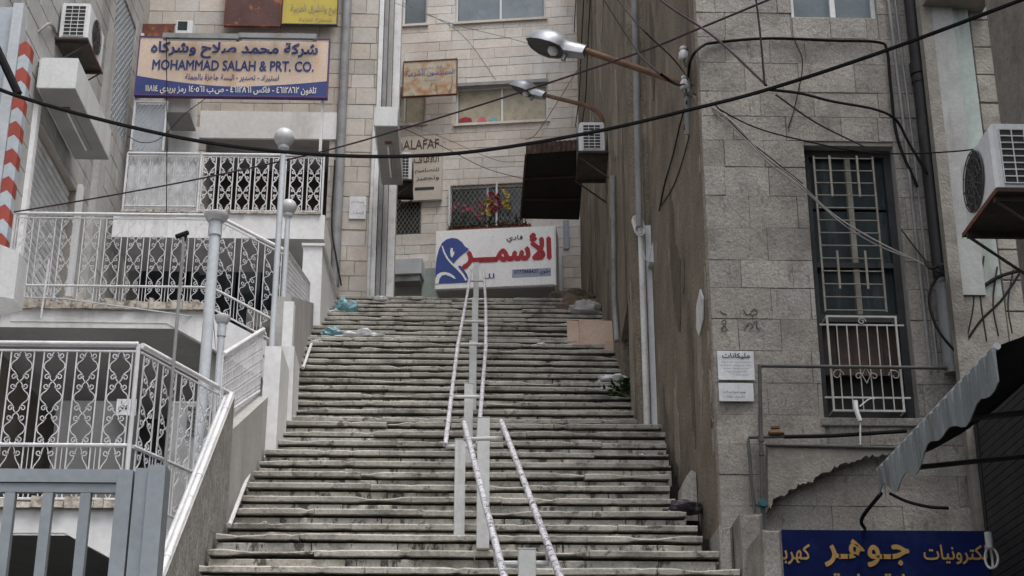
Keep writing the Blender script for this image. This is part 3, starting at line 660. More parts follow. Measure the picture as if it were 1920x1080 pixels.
# white band and soffit beam below the balcony
bw = LF.rect(222, 414, 600, 456)
rw = LF.rect(318, 240, 374, 286); lb.add('white_panel', MB().fbox(LF, rw[0], rw[1], rw[2] - .6, rw[3], -.02, .045), M['white_wall'])
# courtyard wall at the far left
LW = Fr(XL, 0, 90)
sh = (LW.uv(42, 400)[0], LW.uv(138, 400)[0], Z2, LW.uv(60, 205)[1])
ag = (LW.uv(196, 200)[0], LW.uv(240, 200)[0], LW.uv(215, 235)[1], LW.uv(205, 10)[1] + .6)
lb.add('court_wall', wall_core(LW, 11.5, 21.3, 4.0, 19.5, [sh, ag], .3), M['buff_mortar'])
zc2 = [Z2]
while zc2[-1] < 17.5: zc2.append(zc2[-1] + .3)
stones(lb, LW, 13.5, 21.3, zc2, (.45, .7), [sh, ag], M['plaster'], proud=.012, gap=.008, b=.006, jit=.002, name='cladding_stone')
shn = lb.add('roller_shutter', MB().fbox(LW, sh[0], sh[1], sh[2], sh[3], -.2, -.15), M['drain'])
k = sh[2]
while k < sh[3] - .08:
    shn.add('slat', MB().stone(LW, sh[0] + .01, sh[1] - .01, k, k + .078, -.14, -.07, .022), M['shutter']); k += .105
for a, b in ((sh[0] - .12, sh[0] - .005), (sh[1] + .005, sh[1] + .12)): lb.add('shutter_jamb', MB().fbox(LW, a, b, Z2, sh[3] + .1, 0, .07), M['white_wall'])
lb.add('grille_recess', MB().fbox(LW, ag[0], ag[1], ag[2], ag[3], -.3, -.25), M['dark'])
# pierced screen
scn = MB(); nu = max(4, int((ag[1] - ag[0]) / .12)); nz_ = int((ag[3] - ag[2]) / .12)
for i in range(nu):
    for j in range(nz_):
        cu, cz = ag[0] + (i + .5) * (ag[1] - ag[0]) / nu, ag[2] + (j + .5) * (ag[3] - ag[2]) / nz_
        for a in (0, 1):
            q = .055
            scn.tube([LW.p(cu - q, cz - (q if a else -q), -.02), LW.p(cu + q, cz + (q if a else -q), -.02)], .016, 4, False)
lb.add('pierced_screen', scn, M['pole'], kind='stuff')
# pilasters of the courtyard wall
for x, wd in ((160, .28), (236, .2)):
    a = LW.uv(x, 430)[0]; lb.add('court_pilaster', MB().fbox(LW, a, a + wd, Z2, 13, .0, .1), M['plaster'])

def terrace(node, pts, zf, th, back, fasc, soff, lip=.05, edge=True):
    """slab whose front outline is the list of (x, y), going left to right"""
    mb = MB(); P = [(x, y) for x, y in pts]
    poly = P + [(P[-1][0], back), (P[0][0], back)]
    tri = tessellate_polygon([[Vector((x, y, 0)) for x, y in poly]])
    n = len(poly)
    top = [Vector((x, y, zf)) for x, y in poly]; bot = [Vector((x, y, zf - th)) for x, y in poly]
    m1 = MB(); m1.v = top + bot
    for i in range(n): j = (i + 1) % n; m1.f.append([i, n + i, n + j, j])
    for t_ in tri: m1.f.append(list(t_))
    node.add('terrace_slab', m1, fasc)
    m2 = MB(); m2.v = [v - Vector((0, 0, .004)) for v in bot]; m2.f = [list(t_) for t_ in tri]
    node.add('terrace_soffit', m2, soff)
# terrace one: beside the first landing
YT1 = 10.0; ZT1 = PY(100, 945, YT1).z
C1 = PY(260, 645, YT1); C1b = PX(434, 740, -1.76)
T1 = [(-6.2, YT1 - .07), (C1.x, YT1 - .07), (C1b.x - .02, C1b.y - .02)]
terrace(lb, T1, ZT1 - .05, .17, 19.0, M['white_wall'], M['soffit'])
SF1 = Fr(0, YT1 - .075, 0)
lb.add('stair_stringer', MB().prism(SF1, [SF1.uv(x, y) for x, y in ((-150, 952), (262, 962), (262, 1078), (220, 1054), (120, 999), (-150, 999))], -.1, 0), M['white_wall'])
lb.add('terrace_side_wall', MB().hexa([(C1.x, YT1 - .05, ZT1 - 1.6), (C1b.x - .04, C1b.y - .03, ZT1 - 1.6), (C1b.x - .04, C1b.y + .1, ZT1 - 1.6), (C1.x, YT1 + .1, ZT1 - 1.6), (C1.x, YT1 - .05, ZT1 - .225), (C1b.x - .04, C1b.y - .03, ZT1 - .225), (C1b.x - .04, C1b.y + .1, ZT1 - .225), (C1.x, YT1 + .1, ZT1 - .225)]), M['white_wall'])
# terrace two
R2z = PY(395, 404, 15.7).z; ZT2 = PY(200, 580, 15.7).z
A2 = PY(28, 404, 15.7); Bq = PY(405, 404, 15.7); Cq = PY(535, 470, 15.62)
T2 = [(A2.x - .4, 15.62), (Bq.x, 15.62)]
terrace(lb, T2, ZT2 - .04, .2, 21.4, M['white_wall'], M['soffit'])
SF2 = Fr(0, 15.612, 0)
lb.add('stair_stringer', MB().prism(SF2, [SF2.uv(x, y) for x, y in ((20, 576), (398, 590), (404, 657), (312, 606), (20, 602))], -.1, 0), M['white_wall'])
lb.add('stair_stringer', MB().prism(SF2, [SF2.uv(x, y) for x, y in ((400, 588), (500, 640), (500, 712), (405, 658))], -.12, .004), M['white_wall'])
# balcony three
Y3 = 20.4
A3 = PY(240, 287, Y3); B3_ = PY(608, 287, Y3); ZB3 = PY(430, 402, Y3).z
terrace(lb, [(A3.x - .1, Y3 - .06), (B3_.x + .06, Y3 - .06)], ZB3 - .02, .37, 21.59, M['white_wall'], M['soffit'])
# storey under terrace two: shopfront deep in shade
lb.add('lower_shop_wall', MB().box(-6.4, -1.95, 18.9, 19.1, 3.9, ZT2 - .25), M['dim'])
lb.add('lower_court_wall', MB().box(-6.5, -6.2, 2, 19, 0, 14), M['plaster'])  # out of view; lengthened towards the camera to cut side light
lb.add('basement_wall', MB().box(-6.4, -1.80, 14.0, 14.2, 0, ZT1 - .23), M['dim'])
# parapets along the left edge of the stairs
def slopewall(x0, x1, y0, y1, zt0, zt1, zb0, zb1):
    return MB().hexa([(x0, y0, zb0), (x1, y0, zb0), (x1, y1, zb1), (x0, y1, zb1), (x0, y0, zt0), (x1, y0, zt0), (x1, y1, zt1), (x0, y1, zt1)])
h0 = PX(298, 1085, -1.745); h1 = PX(434, 738, -1.745); sl_ = (h1.z - h0.z) / (h1.y - h0.y)
lb.add('stair_parapet', slopewall(-1.775, -1.722, 6.2, h1.y + .02, h0.z - sl_ * (h0.y - 6.2) - .018, h1.z - .018, 0, 2.0), M['pebble'], label='pebbledashed parapet sloping along the stairs')
_a = h0.z - sl_ * (h0.y - 6.2) - .018; _b = h1.z - .018
lb.add('parapet_coping', MB().hexa([(-1.80, 6.2, _a + .002), (-1.716, 6.2, _a + .002), (-1.716, h1.y, _b + .002), (-1.80, h1.y, _b + .002), (-1.80, 6.2, _a + .012), (-1.716, 6.2, _a + .012), (-1.716, h1.y, _b + .012), (-1.80, h1.y, _b + .012)]), M['plaster'])
q0 = PX(425, 790, -1.74); q1 = PX(500, 742, -1.74)
lb.add('stair_parapet', slopewall(-1.92, -1.718, h1.y + .024, q1.y, q0.z, q1.z, 2.0, 3.4), M['plaster'], label='smooth grey parapet under the lattice railing')
# piers with the two lamps
PA = (PY(494, 700, 12.9).x, PY(525, 700, 12.9).x, PY(510, 649, 12.9).z)
lb.add('pier', MB().box(PA[0], PA[1], 12.9, 13.55, 3.6, PA[2]), M['white_wall'], label='white painted pier below the taller globe lamp')
PB = (PY(525, 705, 13.9).x, PY(555, 705, 13.9).x, PY(540, 649, 13.9).z)
lb.add('pier', MB().hexa([(PB[0], 13.9, 4.0), (PB[1], 13.9, 4.0), (PB[1] - .01, 14.5, 4.0), (PB[0], 14.5, 4.0), (PB[0], 13.9, PB[2]), (PB[1] - .03, 13.9, PB[2]), (PB[1] - .04, 14.5, PB[2]), (PB[0], 14.5, PB[2])]), M['white_wall'], label='white pier standing on the left edge of the steps')
PC = (PY(530, 610, 14.2).x, PY(549, 610, 14.2).x, PY(540, 565, 14.2).z)
lb.add('pier', MB().box(PC[0], PC[1], 14.2, 14.34, PB[2] + .002, PC[2]), M['white_wall'], label='slim upright slab on top of the pier')
zp0, zp1 = PX(550, 581, -1.78).z, PX(584, 590, -1.95).z
lb.add('stair_parapet', MB().hexa([(-1.92, 14.51, 5), (-1.70, 14.51, 5), (-1.94, 18.58, 6.5), (-2.15, 18.58, 6.5), (-1.92, 14.51, zp0), (-1.76, 14.51, zp0), (-1.97, 18.58, zp1 + .3), (-2.15, 18.58, zp1 + .3)]), M['plaster'], label='rough grey parapet on the upper flight')
pz = PA[2]; pz2 = zp0
# white block under the balcony beside the stair top
wz0 = stepYZ(26)[1] - .3; bxl, bxr = PY(566, 520, 18.6).x, PY(605, 520, 18.6).x
bt0, bt1 = PY(590, 462, 18.6).z, PX(638, 527, bxr + .03).z
lb.add('white_block', MB().hexa([(bxl, 18.6, wz0), (bxr, 18.6, wz0), (bxr + .05, 21.55, wz0), (bxl, 21.55, wz0), (bxl, 18.6, bt0), (bxr - .02, 18.6, bt0), (bxr + .03, 21.55, bt0 + .1), (bxl, 21.55, bt0 + .1)]), M['white_wall'], label='white plastered block beside the stair top')
lb.add('block_coping', MB().hexa([(bxl - .02, 18.57, bt0 + .002), (bxr + .01, 18.57, bt0 + .002), (bxr + .06, 21.55, bt0 + .102), (bxl - .02, 21.55, bt0 + .102), (bxl - .02, 18.57, bt0 + .035), (bxr + .01, 18.57, bt0 + .035), (bxr + .06, 21.55, bt0 + .135), (bxl - .02, 21.55, bt0 + .135)]), M['white_wall'])
lb.add('side_stair_core', MB().box(Bq.x + .02, -2.06, 15.75, 18.6, 3.9, 7.2), M['plaster'])
# conduit pilaster between this building and the cream one
for (a, b, dep, mt_) in ((703, 712, .05, 'pvc_white'), (713, 721, .0, 'drain'), (722, 731, -.1, 'plaster'), (732, 746, -.2, 'pvc_white')):
    r = LF.rect(a, 0, b, 550, dep); lb.add('corner_pilaster', MB().fbox(LF, r[0], r[1] - .004, Zt - .2, 19, -.5, dep), M[mt_])
lb.add('return_wall', MB().box(-1.95, -1.5, 21.95, 26.4, Zt - .2, 19), M['buff_mortar'])

# ================================================================== OBJECTS
# ------------------------------------------------------------------ ornate iron railings
def scroll_lines(w, h, cells, heart=True):
    """polylines in a w x h field: wavy diamonds with paired C-scrolls at the nodes"""
    out = []; p = h / cells
    for c in range(cells):
        zb = c * p
        for sx in (-1, 1):
            for (za, dirn) in ((zb, 1), (zb + p, -1)):
                pl = []
                for i in range(9):
                    t = i / 8; wave = math.sin(t * 3 * math.pi) * .045 * w
                    pl.append((w / 2 + sx * (t * w * .46 + wave * .6), za + dirn * (t * p * .5 - wave * .5)))
                out.append(pl)
    for c in range(cells + 1):
        zc_ = c * p
        for sx in (-1, 1):
            for sz in ((1,) if c == 0 else (-1,) if c == cells else (-1, 1)):
                out.append([(a, b) for a, b in spiral(w / 2 + sx * w * .26, zc_ + sz * p * .15, w * .15, 1.15, math.pi if sx > 0 else 0, -sx * sz, 9)])
    return out
def ornate_run(node, A, B, zb, zt, period, panel, cells, band=.27, bar=.008, railr=.02, endpost=(True, True), rad=.0042, mat='white_iron'):
    """railing from A to B (xy, may slope through zb/zt tuples); scroll panels framed by square bars, a lower band of small scrolls"""
    A, B = Vector(A), Vector(B); L_ = (B - A).length; zb = zb if isinstance(zb, tuple) else (zb, zb); zt = zt if isinstance(zt, tuple) else (zt, zt)
    m = M[mat]
    def P(u, f, o=0):   # u metres along, f 0..1 from bottom to top
        t = u / L_; q = A + (B - A) * t; n = Vector(((B - A).y, -(B - A).x)).normalized()
        z0 = zb[0] + (zb[1] - zb[0]) * t; z1 = zt[0] + (zt[1] - zt[0]) * t
        return Vector((q.x + n.x * o, q.y + n.y * o, z0 + (z1 - z0) * f))
    H = zt[0] - zb[0]; fb = band
    node.add('top_rail', MB().tube([P(0, 1), P(L_, 1)], railr, 10), m)
    node.add('second_rail', MB().tube([P(0, 1 - .045), P(L_, 1 - .045)], railr * .45, 6), m)
    node.add('middle_rail', MB().tube([P(0, fb), P(L_, fb)], railr * .65, 8), m)
    node.add('bottom_rail', MB().tube([P(0, .03), P(L_, .03)], railr * .5, 6), m)
    np_ = max(1, round(L_ / period)); per = L_ / np_; pw = per * panel
    for k in range(np_):
        a = k * per + (per - pw) / 2
        for uu in (a, a + pw):
            b4 = bar / 2
            mb = MB().hexa([P(uu - b4, .03, b4), P(uu + b4, .03, b4), P(uu + b4, .03, -b4), P(uu - b4, .03, -b4), P(uu - b4, .955, b4), P(uu + b4, .955, b4), P(uu + b4, .955, -b4), P(uu - b4, .955, -b4)])
            node.add('bar', mb, m)
        mb = MB(); h = (1 - .045 - fb) * H
        for pl in scroll_lines(pw, h, cells): mb.tube([P(a + x, fb + y / H) for x, y in pl], rad, 4, False)
        for pl in scroll_lines(pw, (fb - .03) * H, 1): mb.tube([P(a + x, .03 + y / H) for x, y in pl], rad, 4, False)
        node.add('scroll_panel', mb, m)
        g = P(a - (per - pw) / 2, 0) ; mid = k * per
        if k: node.add('band_bar', MB().tube([P(mid, .03), P(mid, fb)], bar * .45, 4), m)
    for e, uu in zip(endpost, (0, L_)):
        if e: node.add('post', MB().tube([P(uu, -.03), P(uu, 1)], .016, 8), m)
r1 = thing('terrace_railing', 'white scrolled iron railing on the lowest terrace, front left', 'railing', 'scrolled white terrace railings')
zr1 = PY(150, 645, YT1).z
ornate_run(r1, (-4.6, YT1), (C1.x, YT1), ZT1, zr1, .215, .7, 3, band=.36)
ornate_run(r1, (C1.x + .02, YT1 + .02), (C1b.x, C1b.y), (ZT1, C1b.z - (zr1 - ZT1)), (zr1, C1b.z), .23, .7, 3, band=.36, endpost=(False, True))
# railing down the near parapet: pipe with little scrolls below it
pw_ = thing('parapet_handrail', 'white pipe handrail sloping down the pebbledashed parapet', 'handrail')
pw_.add('pipe', MB().tube(spline([(-1.745, 6.3, h0.z - sl_ * (h0.y - 6.3)), h0, h0 + (h1 - h0) * .5, h1], 6), .019, 10), M['white_iron'])
for t in (.1, .5, .9):
    q = h0 + (h1 - h0) * t; pw_.add('collar', MB().tube([q - (h1 - h0).normalized() * .03, q + (h1 - h0).normalized() * .03], .0225, 10), M['white_iron'])
sc_ = thing('sloping_scrollwork', 'strip of white scrolled ironwork under the sloping terrace handrail', 'railing')
ornate_run(sc_, (-1.785, 7.2), (-1.785, h1.y - .05), (h0.z - sl_ * (h0.y - 7.2) - .75, C1b.z - .85), (h0.z - sl_ * (h0.y - 7.2) - .02, h1.z - .05), .22, .72, 2, band=.3, endpost=(True, False), railr=.012)
r2 = thing('terrace_railing', 'white scrolled iron railing on the middle terrace, before the dark shopfront', 'railing', 'scrolled white terrace railings')
ornate_run(r2, (A2.x, 15.7), (Bq.x, 15.7), ZT2, R2z, .235, .72, 3, band=.24)
ornate_run(r2, (Bq.x + .01, 15.70), (Cq.x, Cq.y), (ZT2, ZT2 + Cq.z - R2z), (R2z, Cq.z), .235, .72, 3, band=.24, endpost=(False, True))
mr = thing('mesh_railing', 'sloping pale mesh railing panel on the parapet beside the upper flight', 'railing')
m0, m1 = PX(537, 468, -1.98), PX(580, 531, -1.98); n0_, n1_ = PX(537, 566, -1.98), PX(579, 592, -1.98)
n0_.y = m0.y; n1_.y = m1.y
for a, b in ((m0, m1), (n0_, n1_), (m0, n0_), (m1, n1_)): mr.add('rail', MB().tube([a, b], .016, 8), M['white_iron'])
mm = MB()
for k in range(1, 26):
    t = k / 26; mm.tube([m0 + (m1 - m0) * t, n0_ + (n1_ - n0_) * t], .006, 4, False)
for k in range(1, 9):
    t = k / 9; mm.tube([m0 + (n0_ - m0) * t, m1 + (n1_ - m1) * t], .006, 4, False)
mr.add('wire_mesh', mm, M['white_iron'], kind='stuff')
r3 = thing('balcony_railing', 'white scrolled iron railing of the upper balcony under the peach sign', 'railing', 'scrolled white terrace railings')
u375 = PY(378, 287, Y3).x
ornate_run(r3, (u375, Y3), (B3_.x, Y3), ZB3, A3.z, .235, .74, 3, band=.06, rad=.0085, bar=.014)
r4 = thing('balcony_screen', 'pale white iron lattice screen at the left of the upper balcony', 'screen')
ornate_run(r4, (A3.x, Y3), (u375 - .02, Y3), ZB3, A3.z, .17, .86, 3, band=.12, endpost=(True, False))
r4.add('backing_sheet', MB().box(A3.x + .02, u375 - .03, Y3 + .04, Y3 + .06, ZB3 + .02, A3.z - .03), M['shutter'])
# wire-mesh partition above the screen, on the left of the facade
mp = thing('mesh_partition', 'pale wire mesh partition above the left end of the upper balcony', 'partition')
MF = Fr(0, Y3 + .3, 0); r = MF.rect(248, 190, 312, 284)
mpf = mp.add('frame', MB().fbox(MF, r[0], r[0] + .03, r[2], r[3], 0, .03).fbox(MF, r[1] - .03, r[1], r[2], r[3], 0, .03).fbox(MF, r[0] + .03, r[1] - .03, r[3] - .03, r[3], 0, .03), M['white_iron'])
mesh_grille(mp, MF, r, .06, .005, .02, M['pole'], 'wire_mesh')
mp.add('sheet', MB().fbox(MF, r[0] + .03, r[1] - .03, r[2], r[3] - .03, -.06, -.05), M['pole'])
# lattice rail beyond the lowest terrace
lt = thing('lattice_railing', 'small white lattice railing on the grey parapet beside the pier', 'railing')
a0 = PX(415, 655, -1.80); a1 = PX(499, 632, -1.80); b0 = PX(415, 790, -1.80); b1 = PX(499, 745, -1.80)
a0.y = b0.y = (a0.y + b0.y) / 2; 
LA, LB = Vector((-1.80, b0.y)), Vector((-1.80, q1.y - .02))
def lp(t, f): 
    zb_ = q0.z + (q1.z - q0.z) * t; zt_ = a0.z + (a1.z - a0.z) * t
    return Vector((-1.80, LA.y + (LB.y - LA.y) * t, zb_ + (zt_ - zb_) * f))
lt.add('top_rail', MB().tube([lp(0, 1), lp(1, 1)], .018, 8), M['white_iron'])
lt.add('bottom_rail', MB().tube([lp(0, .06), lp(1, .06)], .012, 6), M['white_iron'])
for k in range(27):
    t = k / 26; lt.add('bar', MB().tube([lp(t, .06), lp(t, 1)], .0055, 4), M['white_iron'])
wv = MB()
for row in range(5):
    for s in (-1, 1):
        wv.tube([lp(i / 104, .15 + row * .18 + s * .035 * math.sin(i / 104 * 26 * math.pi)) for i in range(105)], .0035, 4, False)
lt.add('wavy_lattice', wv, M['white_iron'])
# second-level railing post and crumbled curb strips along the terraces
def curb(name, label, A, B, z, h, d):
    n = thing(name, label, 'kerb')
    A, B = Vector(A), Vector(B); L_ = (B - A).length; u = 0; dr_ = (B - A).normalized(); nn = Vector((dr_.y, -dr_.x)); i = 0
    while u < L_:
        l = random.uniform(.05, .14); e = min(L_, u + l); hh = h * random.uniform(.55, 1.15); dd = d * random.uniform(.7, 1.15)
        p, q = A + dr_ * (u + .002), A + dr_ * (e - .002)
        j = lambda: random.uniform(-.008, .008)
        if e - u > .01:
            n.add('broken_tile', MB().hexa([(p.x + nn.x * dd, p.y + nn.y * dd, z), (q.x + nn.x * dd, q.y + nn.y * dd, z), (q.x - nn.x * .1, q.y - nn.y * .1, z), (p.x - nn.x * .1, p.y - nn.y * .1, z),
                                        (p.x + nn.x * dd * .8, p.y + nn.y * dd * .8, z + hh + j()), (q.x + nn.x * dd * .8, q.y + nn.y * dd * .8, z + hh + j()), (q.x - nn.x * .1, q.y - nn.y * .1, z + hh + j()), (p.x - nn.x * .1, p.y - nn.y * .1, z + hh + j())]), M['rubble'])
        u = e
curb('terrace_kerb', 'crumbling tile kerb along the edge of the lowest terrace', (-4.6, YT1 - .07), (C1.x, YT1 - .07), ZT1 - .05, .07, .05)
curb('terrace_kerb', 'crumbling tile kerb along the middle terrace edge', (A2.x - .1, 15.62), (Bq.x, 15.62), ZT2 - .04, .13, .06)
curb('balcony_kerb', 'ragged kerb along the foot of the upper balcony railing', (A3.x, Y3 - .05), (B3_.x, Y3 - .05), ZB3 - .02, .05, .05)
# loose white pipe hanging off the middle terrace fascia
for x, y0_, x1_, y1_, lab in ((92, 487, 76, 598, 'thin white pipe hanging over the middle terrace edge'),):
    thing('hanging_pipe', lab, 'pipe', mb=MB().tube([PY(x, y0_, 15.5), PY(x1_, y1_, 15.5)], .012, 6), mat=M['white_iron'])
thing('fascia_pipe', 'thin pale conduit running along the middle terrace fascia', 'pipe', mb=MB().tube([PY(30, 557, 15.5), PY(120, 560, 15.5), PY(325, 588, 15.5), PY(400, 600, 15.75)], .008, 6), mat=M['pole'])

# ------------------------------------------------------------------ grey gate, bottom left
GF = Fr(0, 5.2, 0)
gt = thing('steel_gate', 'grey steel gate of square bars in the bottom left corner', 'gate')
gx = [GF.uv(x, 960)[0] for x in (-120, 232, 250, 276, 308)]
gz = GF.uv(100, 882)[1]
gt.add('top_rail', MB().fbox(GF, gx[0], gx[1], gz - .045, gz, -.02, .02), M['grey_iron'])
gt.add('inner_rail', MB().fbox(GF, gx[0], gx[1] - .03, gz - .078, gz - .047, -.013, .013), M['grey_iron'])
for x in (-85, -15, 17, 88, 159):
    uu = GF.uv(x, 960)[0]
    if x == -15: continue
    gt.add('bar', MB().fbox(GF, uu - .017, uu + .017, .5, gz - .08, -.015, .015), M['grey_iron'])
gt.add('stile', MB().fbox(GF, gx[1] - .028, gx[1] + .024, .4, gz - .002, -.024, .024), M['grey_iron'])
gt.add('hinge_stile', MB().fbox(GF, gx[2], gx[3] - .003, .3, gz + .004, -.03, .026), M['grey_iron'])
gt.add('gate_post', MB().fbox(GF, gx[3], gx[4], 0, gz + .012, -.06, .04), M['grey_iron'])
gt.add('lower_rail', MB().fbox(GF, gx[0], gx[1] - .03, .5, .55, -.02, .02), M['grey_iron'])

# ------------------------------------------------------------------ centre handrails
def handrail(label, rows, posts, pipes, arms):
    h = thing('stair_handrail', label, 'handrail', 'double pipe handrails on the stairs')
    for pts in pipes:
        h.add('pipe', MB().tube(pts, .0175, 10), M['chip_pipe'])
    for (x, y, z0_, z1_, wd) in posts:
        FF = Fr(x, y, 0)
        p = h.add('post', MB().stone(FF, -wd / 2, wd / 2, z0_, z1_, -.03, .03, .004), M['post'])
        p.add('cap', MB().fbox(FF, -wd / 2 - .001, wd / 2 + .001, z1_ + .001, z1_ + .006, -.031, .031), M['post'])
    for pts in arms: h.add('cross_arm', MB().tube(pts, .015, 8), M['post'])
    return h
lo_t, lo_b = (PY(870, 792, 10.0), PY(940, 790, 10.0)), (PY(955, 1118, 6.6), PY(1064, 1118, 6.6))
lo_b2 = [a + (a - b) * .35 for a, b in zip(lo_b, lo_t)]
pipes = [[lo_t[i], lo_b[i], lo_b2[i]] for i in (0, 1)]
pB = PY(905, 1031, 10.24); pE = PY(988, 1031, 7.35); pE.z = PY(988, 1033, 7.35).z
mid = (lo_t[0] + lo_t[1]) / 2
arm = lambda Y, pz_: None
def cross(a, b, t, drop):
    p, q = a[0] + (b[0] - a[0]) * t, a[1] + (b[1] - a[1]) * t; d = Vector((0, 0, -drop))
    return [p, p + d, q + d, q]
handrail('lower white double-pipe handrail in the middle of the stairs', 0,
         [(pB.x, pB.y, stepYZ(1)[1], PY(905, 782, 10.2).z, .084), (pE.x, pE.y, stepYZ(-9)[1], PY(988, 1032, 7.35).z, .084)], pipes,
         [cross(lo_t, lo_b, .02, .10), cross(lo_t, lo_b, .78, .1)])
def up(px, py, Y): return PY(px, py, Y)
UL = [up(835, 834, 10.75), up(858, 650, 14.0), up(872, 575, 16.6), up(884, 506, 20.3)]
UR = [up(896, 834, 10.75), up(911, 650, 14.0), up(911, 575, 16.6), up(907, 506, 20.3)]
posts = []
for (px, ptop, Y, n) in ((863, 826, 10.62, 3), (879, 721, 12.5, None), (887, 641, 14.6, None), (891, 560, 17.3, None), (893, 494, 20.05, None)):
    tp = PY(px, ptop, Y); k = max(n_ for n_ in range(NMIN, NMAX + 1) if stepYZ(n_)[0] < Y - .02)
    posts.append((tp.x, Y, stepYZ(k)[1] - .01, tp.z, .074))
arms = []
for t in ((0, .06), (0, .5), (1, .2), (1, .75), (2, .3), (2, .8)):
    i, f = t; arms.append(cross((UL[i], UR[i]), (UL[i + 1], UR[i + 1]), f, .07))
handrail('upper white double-pipe handrail climbing to the top of the stairs', 0, posts, [UL, UR], arms)
# thin pipes along the left edge of the steps
for pts, lab in (([PY(430, 985, 10.7), PY(470, 880, 12.3), PY(521, 775, 14.0)], 'thin white pipe along the left edge of the lower steps'),
                 ([PY(568, 690, 15.6), PY(584, 645, 17.0)], 'short white pipe by the left edge of the upper steps')):
    thing('edge_pipe', lab, 'pipe', mb=MB().tube(pts, .016, 8), mat=M['pvc_white'])

# ------------------------------------------------------------------ globe lamps and poles on the left
def globe_lamp(label, px_g, py_g, r_px, Y, base_px, base_z):
    c = PY(px_g, py_g, Y); D = (c - EYE).dot(RM @ Vector((0, 0, -1))); r = r_px * D / FPX
    t = thing('globe_lamp', label, 'street lamp', 'white globe lamps on poles')
    x, y = c.x, c.y
    t.add('pole', MB().tube([(x, y, base_z), (x, y, c.z - r * 1.3)], .027, 10), M['pole'])
    t.add('collar', MB().lathe((x, y, c.z - r * 1.35), [(.02, 0), (.05, .01), (.055, .03), (.035, .05)], 14), M['pole'])
    t.add('globe', MB().lathe((x, y, c.z), [(max(.002, r * math.sin(math.pi * i / 12)), -r * math.cos(math.pi * i / 12)) for i in range(13)], 20), M['globe'])
    t.add('base_plate', MB().box(x - .07, x + .07, y - .07, y + .07, base_z, base_z + .015), M['pole'])
globe_lamp('tall globe lamp on a white pole, the higher of the two', 533, 258, 19, 13.2, 510, pz)
globe_lamp('shorter globe lamp on a white pole, the lower of the two', 541, 388, 15.5, 15.0, 537, pz2)
def lamp_pole(label, px_t, py_t, Y, zb_, r, cap):
    p = PY(px_t, py_t, Y); t = thing('lamp_pole', label, 'pole', 'headless lamp poles by the terraces')
    t.add('shaft', MB().tube([(p.x, p.y, zb_), (p.x, p.y, p.z)], r, 12), M['pole'])
    t.add('sleeve', MB().tube([(p.x, p.y, p.z - .14), (p.x, p.y, p.z)], r * 1.25, 12), M['pole'])
    t.add('cap', MB().lathe((p.x, p.y, p.z), [(r * 1.6, -.02), (r * 1.9, .0), (r * 2.25, .02), (r * 2.25, .04), (r * 1.9, .05)], 18), M['globe'])
    t.add('base_plate', MB().box(p.x - .09, p.x + .09, p.y - .09, p.y + .09, zb_, zb_ + .02), M['pole'])
lamp_pole('thick grey lamp pole with a flat empty cap rising through the lowest terrace', 405, 411, 11.2, ZT1 - .05, .042, .1)
lamp_pole('short grey pole with a small cap behind the lattice railing', 417, 602, 12.6, 3.4, .03, .1)
cp = PY(345, 446, 10.3)
cm = thing('camera_pole', 'thin grey pole with a small security camera on top, behind the lowest terrace railing', 'pole')
cm.add('shaft', MB().tube([(cp.x, cp.y, ZT1 - .05), (cp.x, cp.y, cp.z)], .012, 8), M['drain'])
cm.add('camera_body', MB().tube([(cp.x - .05, cp.y - .02, cp.z + .0), (cp.x + .02, cp.y + .02, cp.z + .05)], .018, 8), M['black'])
cm.add('bracket', MB().tube([(cp.x, cp.y, cp.z - .03), (cp.x + .015, cp.y, cp.z + .03)], .012, 6), M['black'])

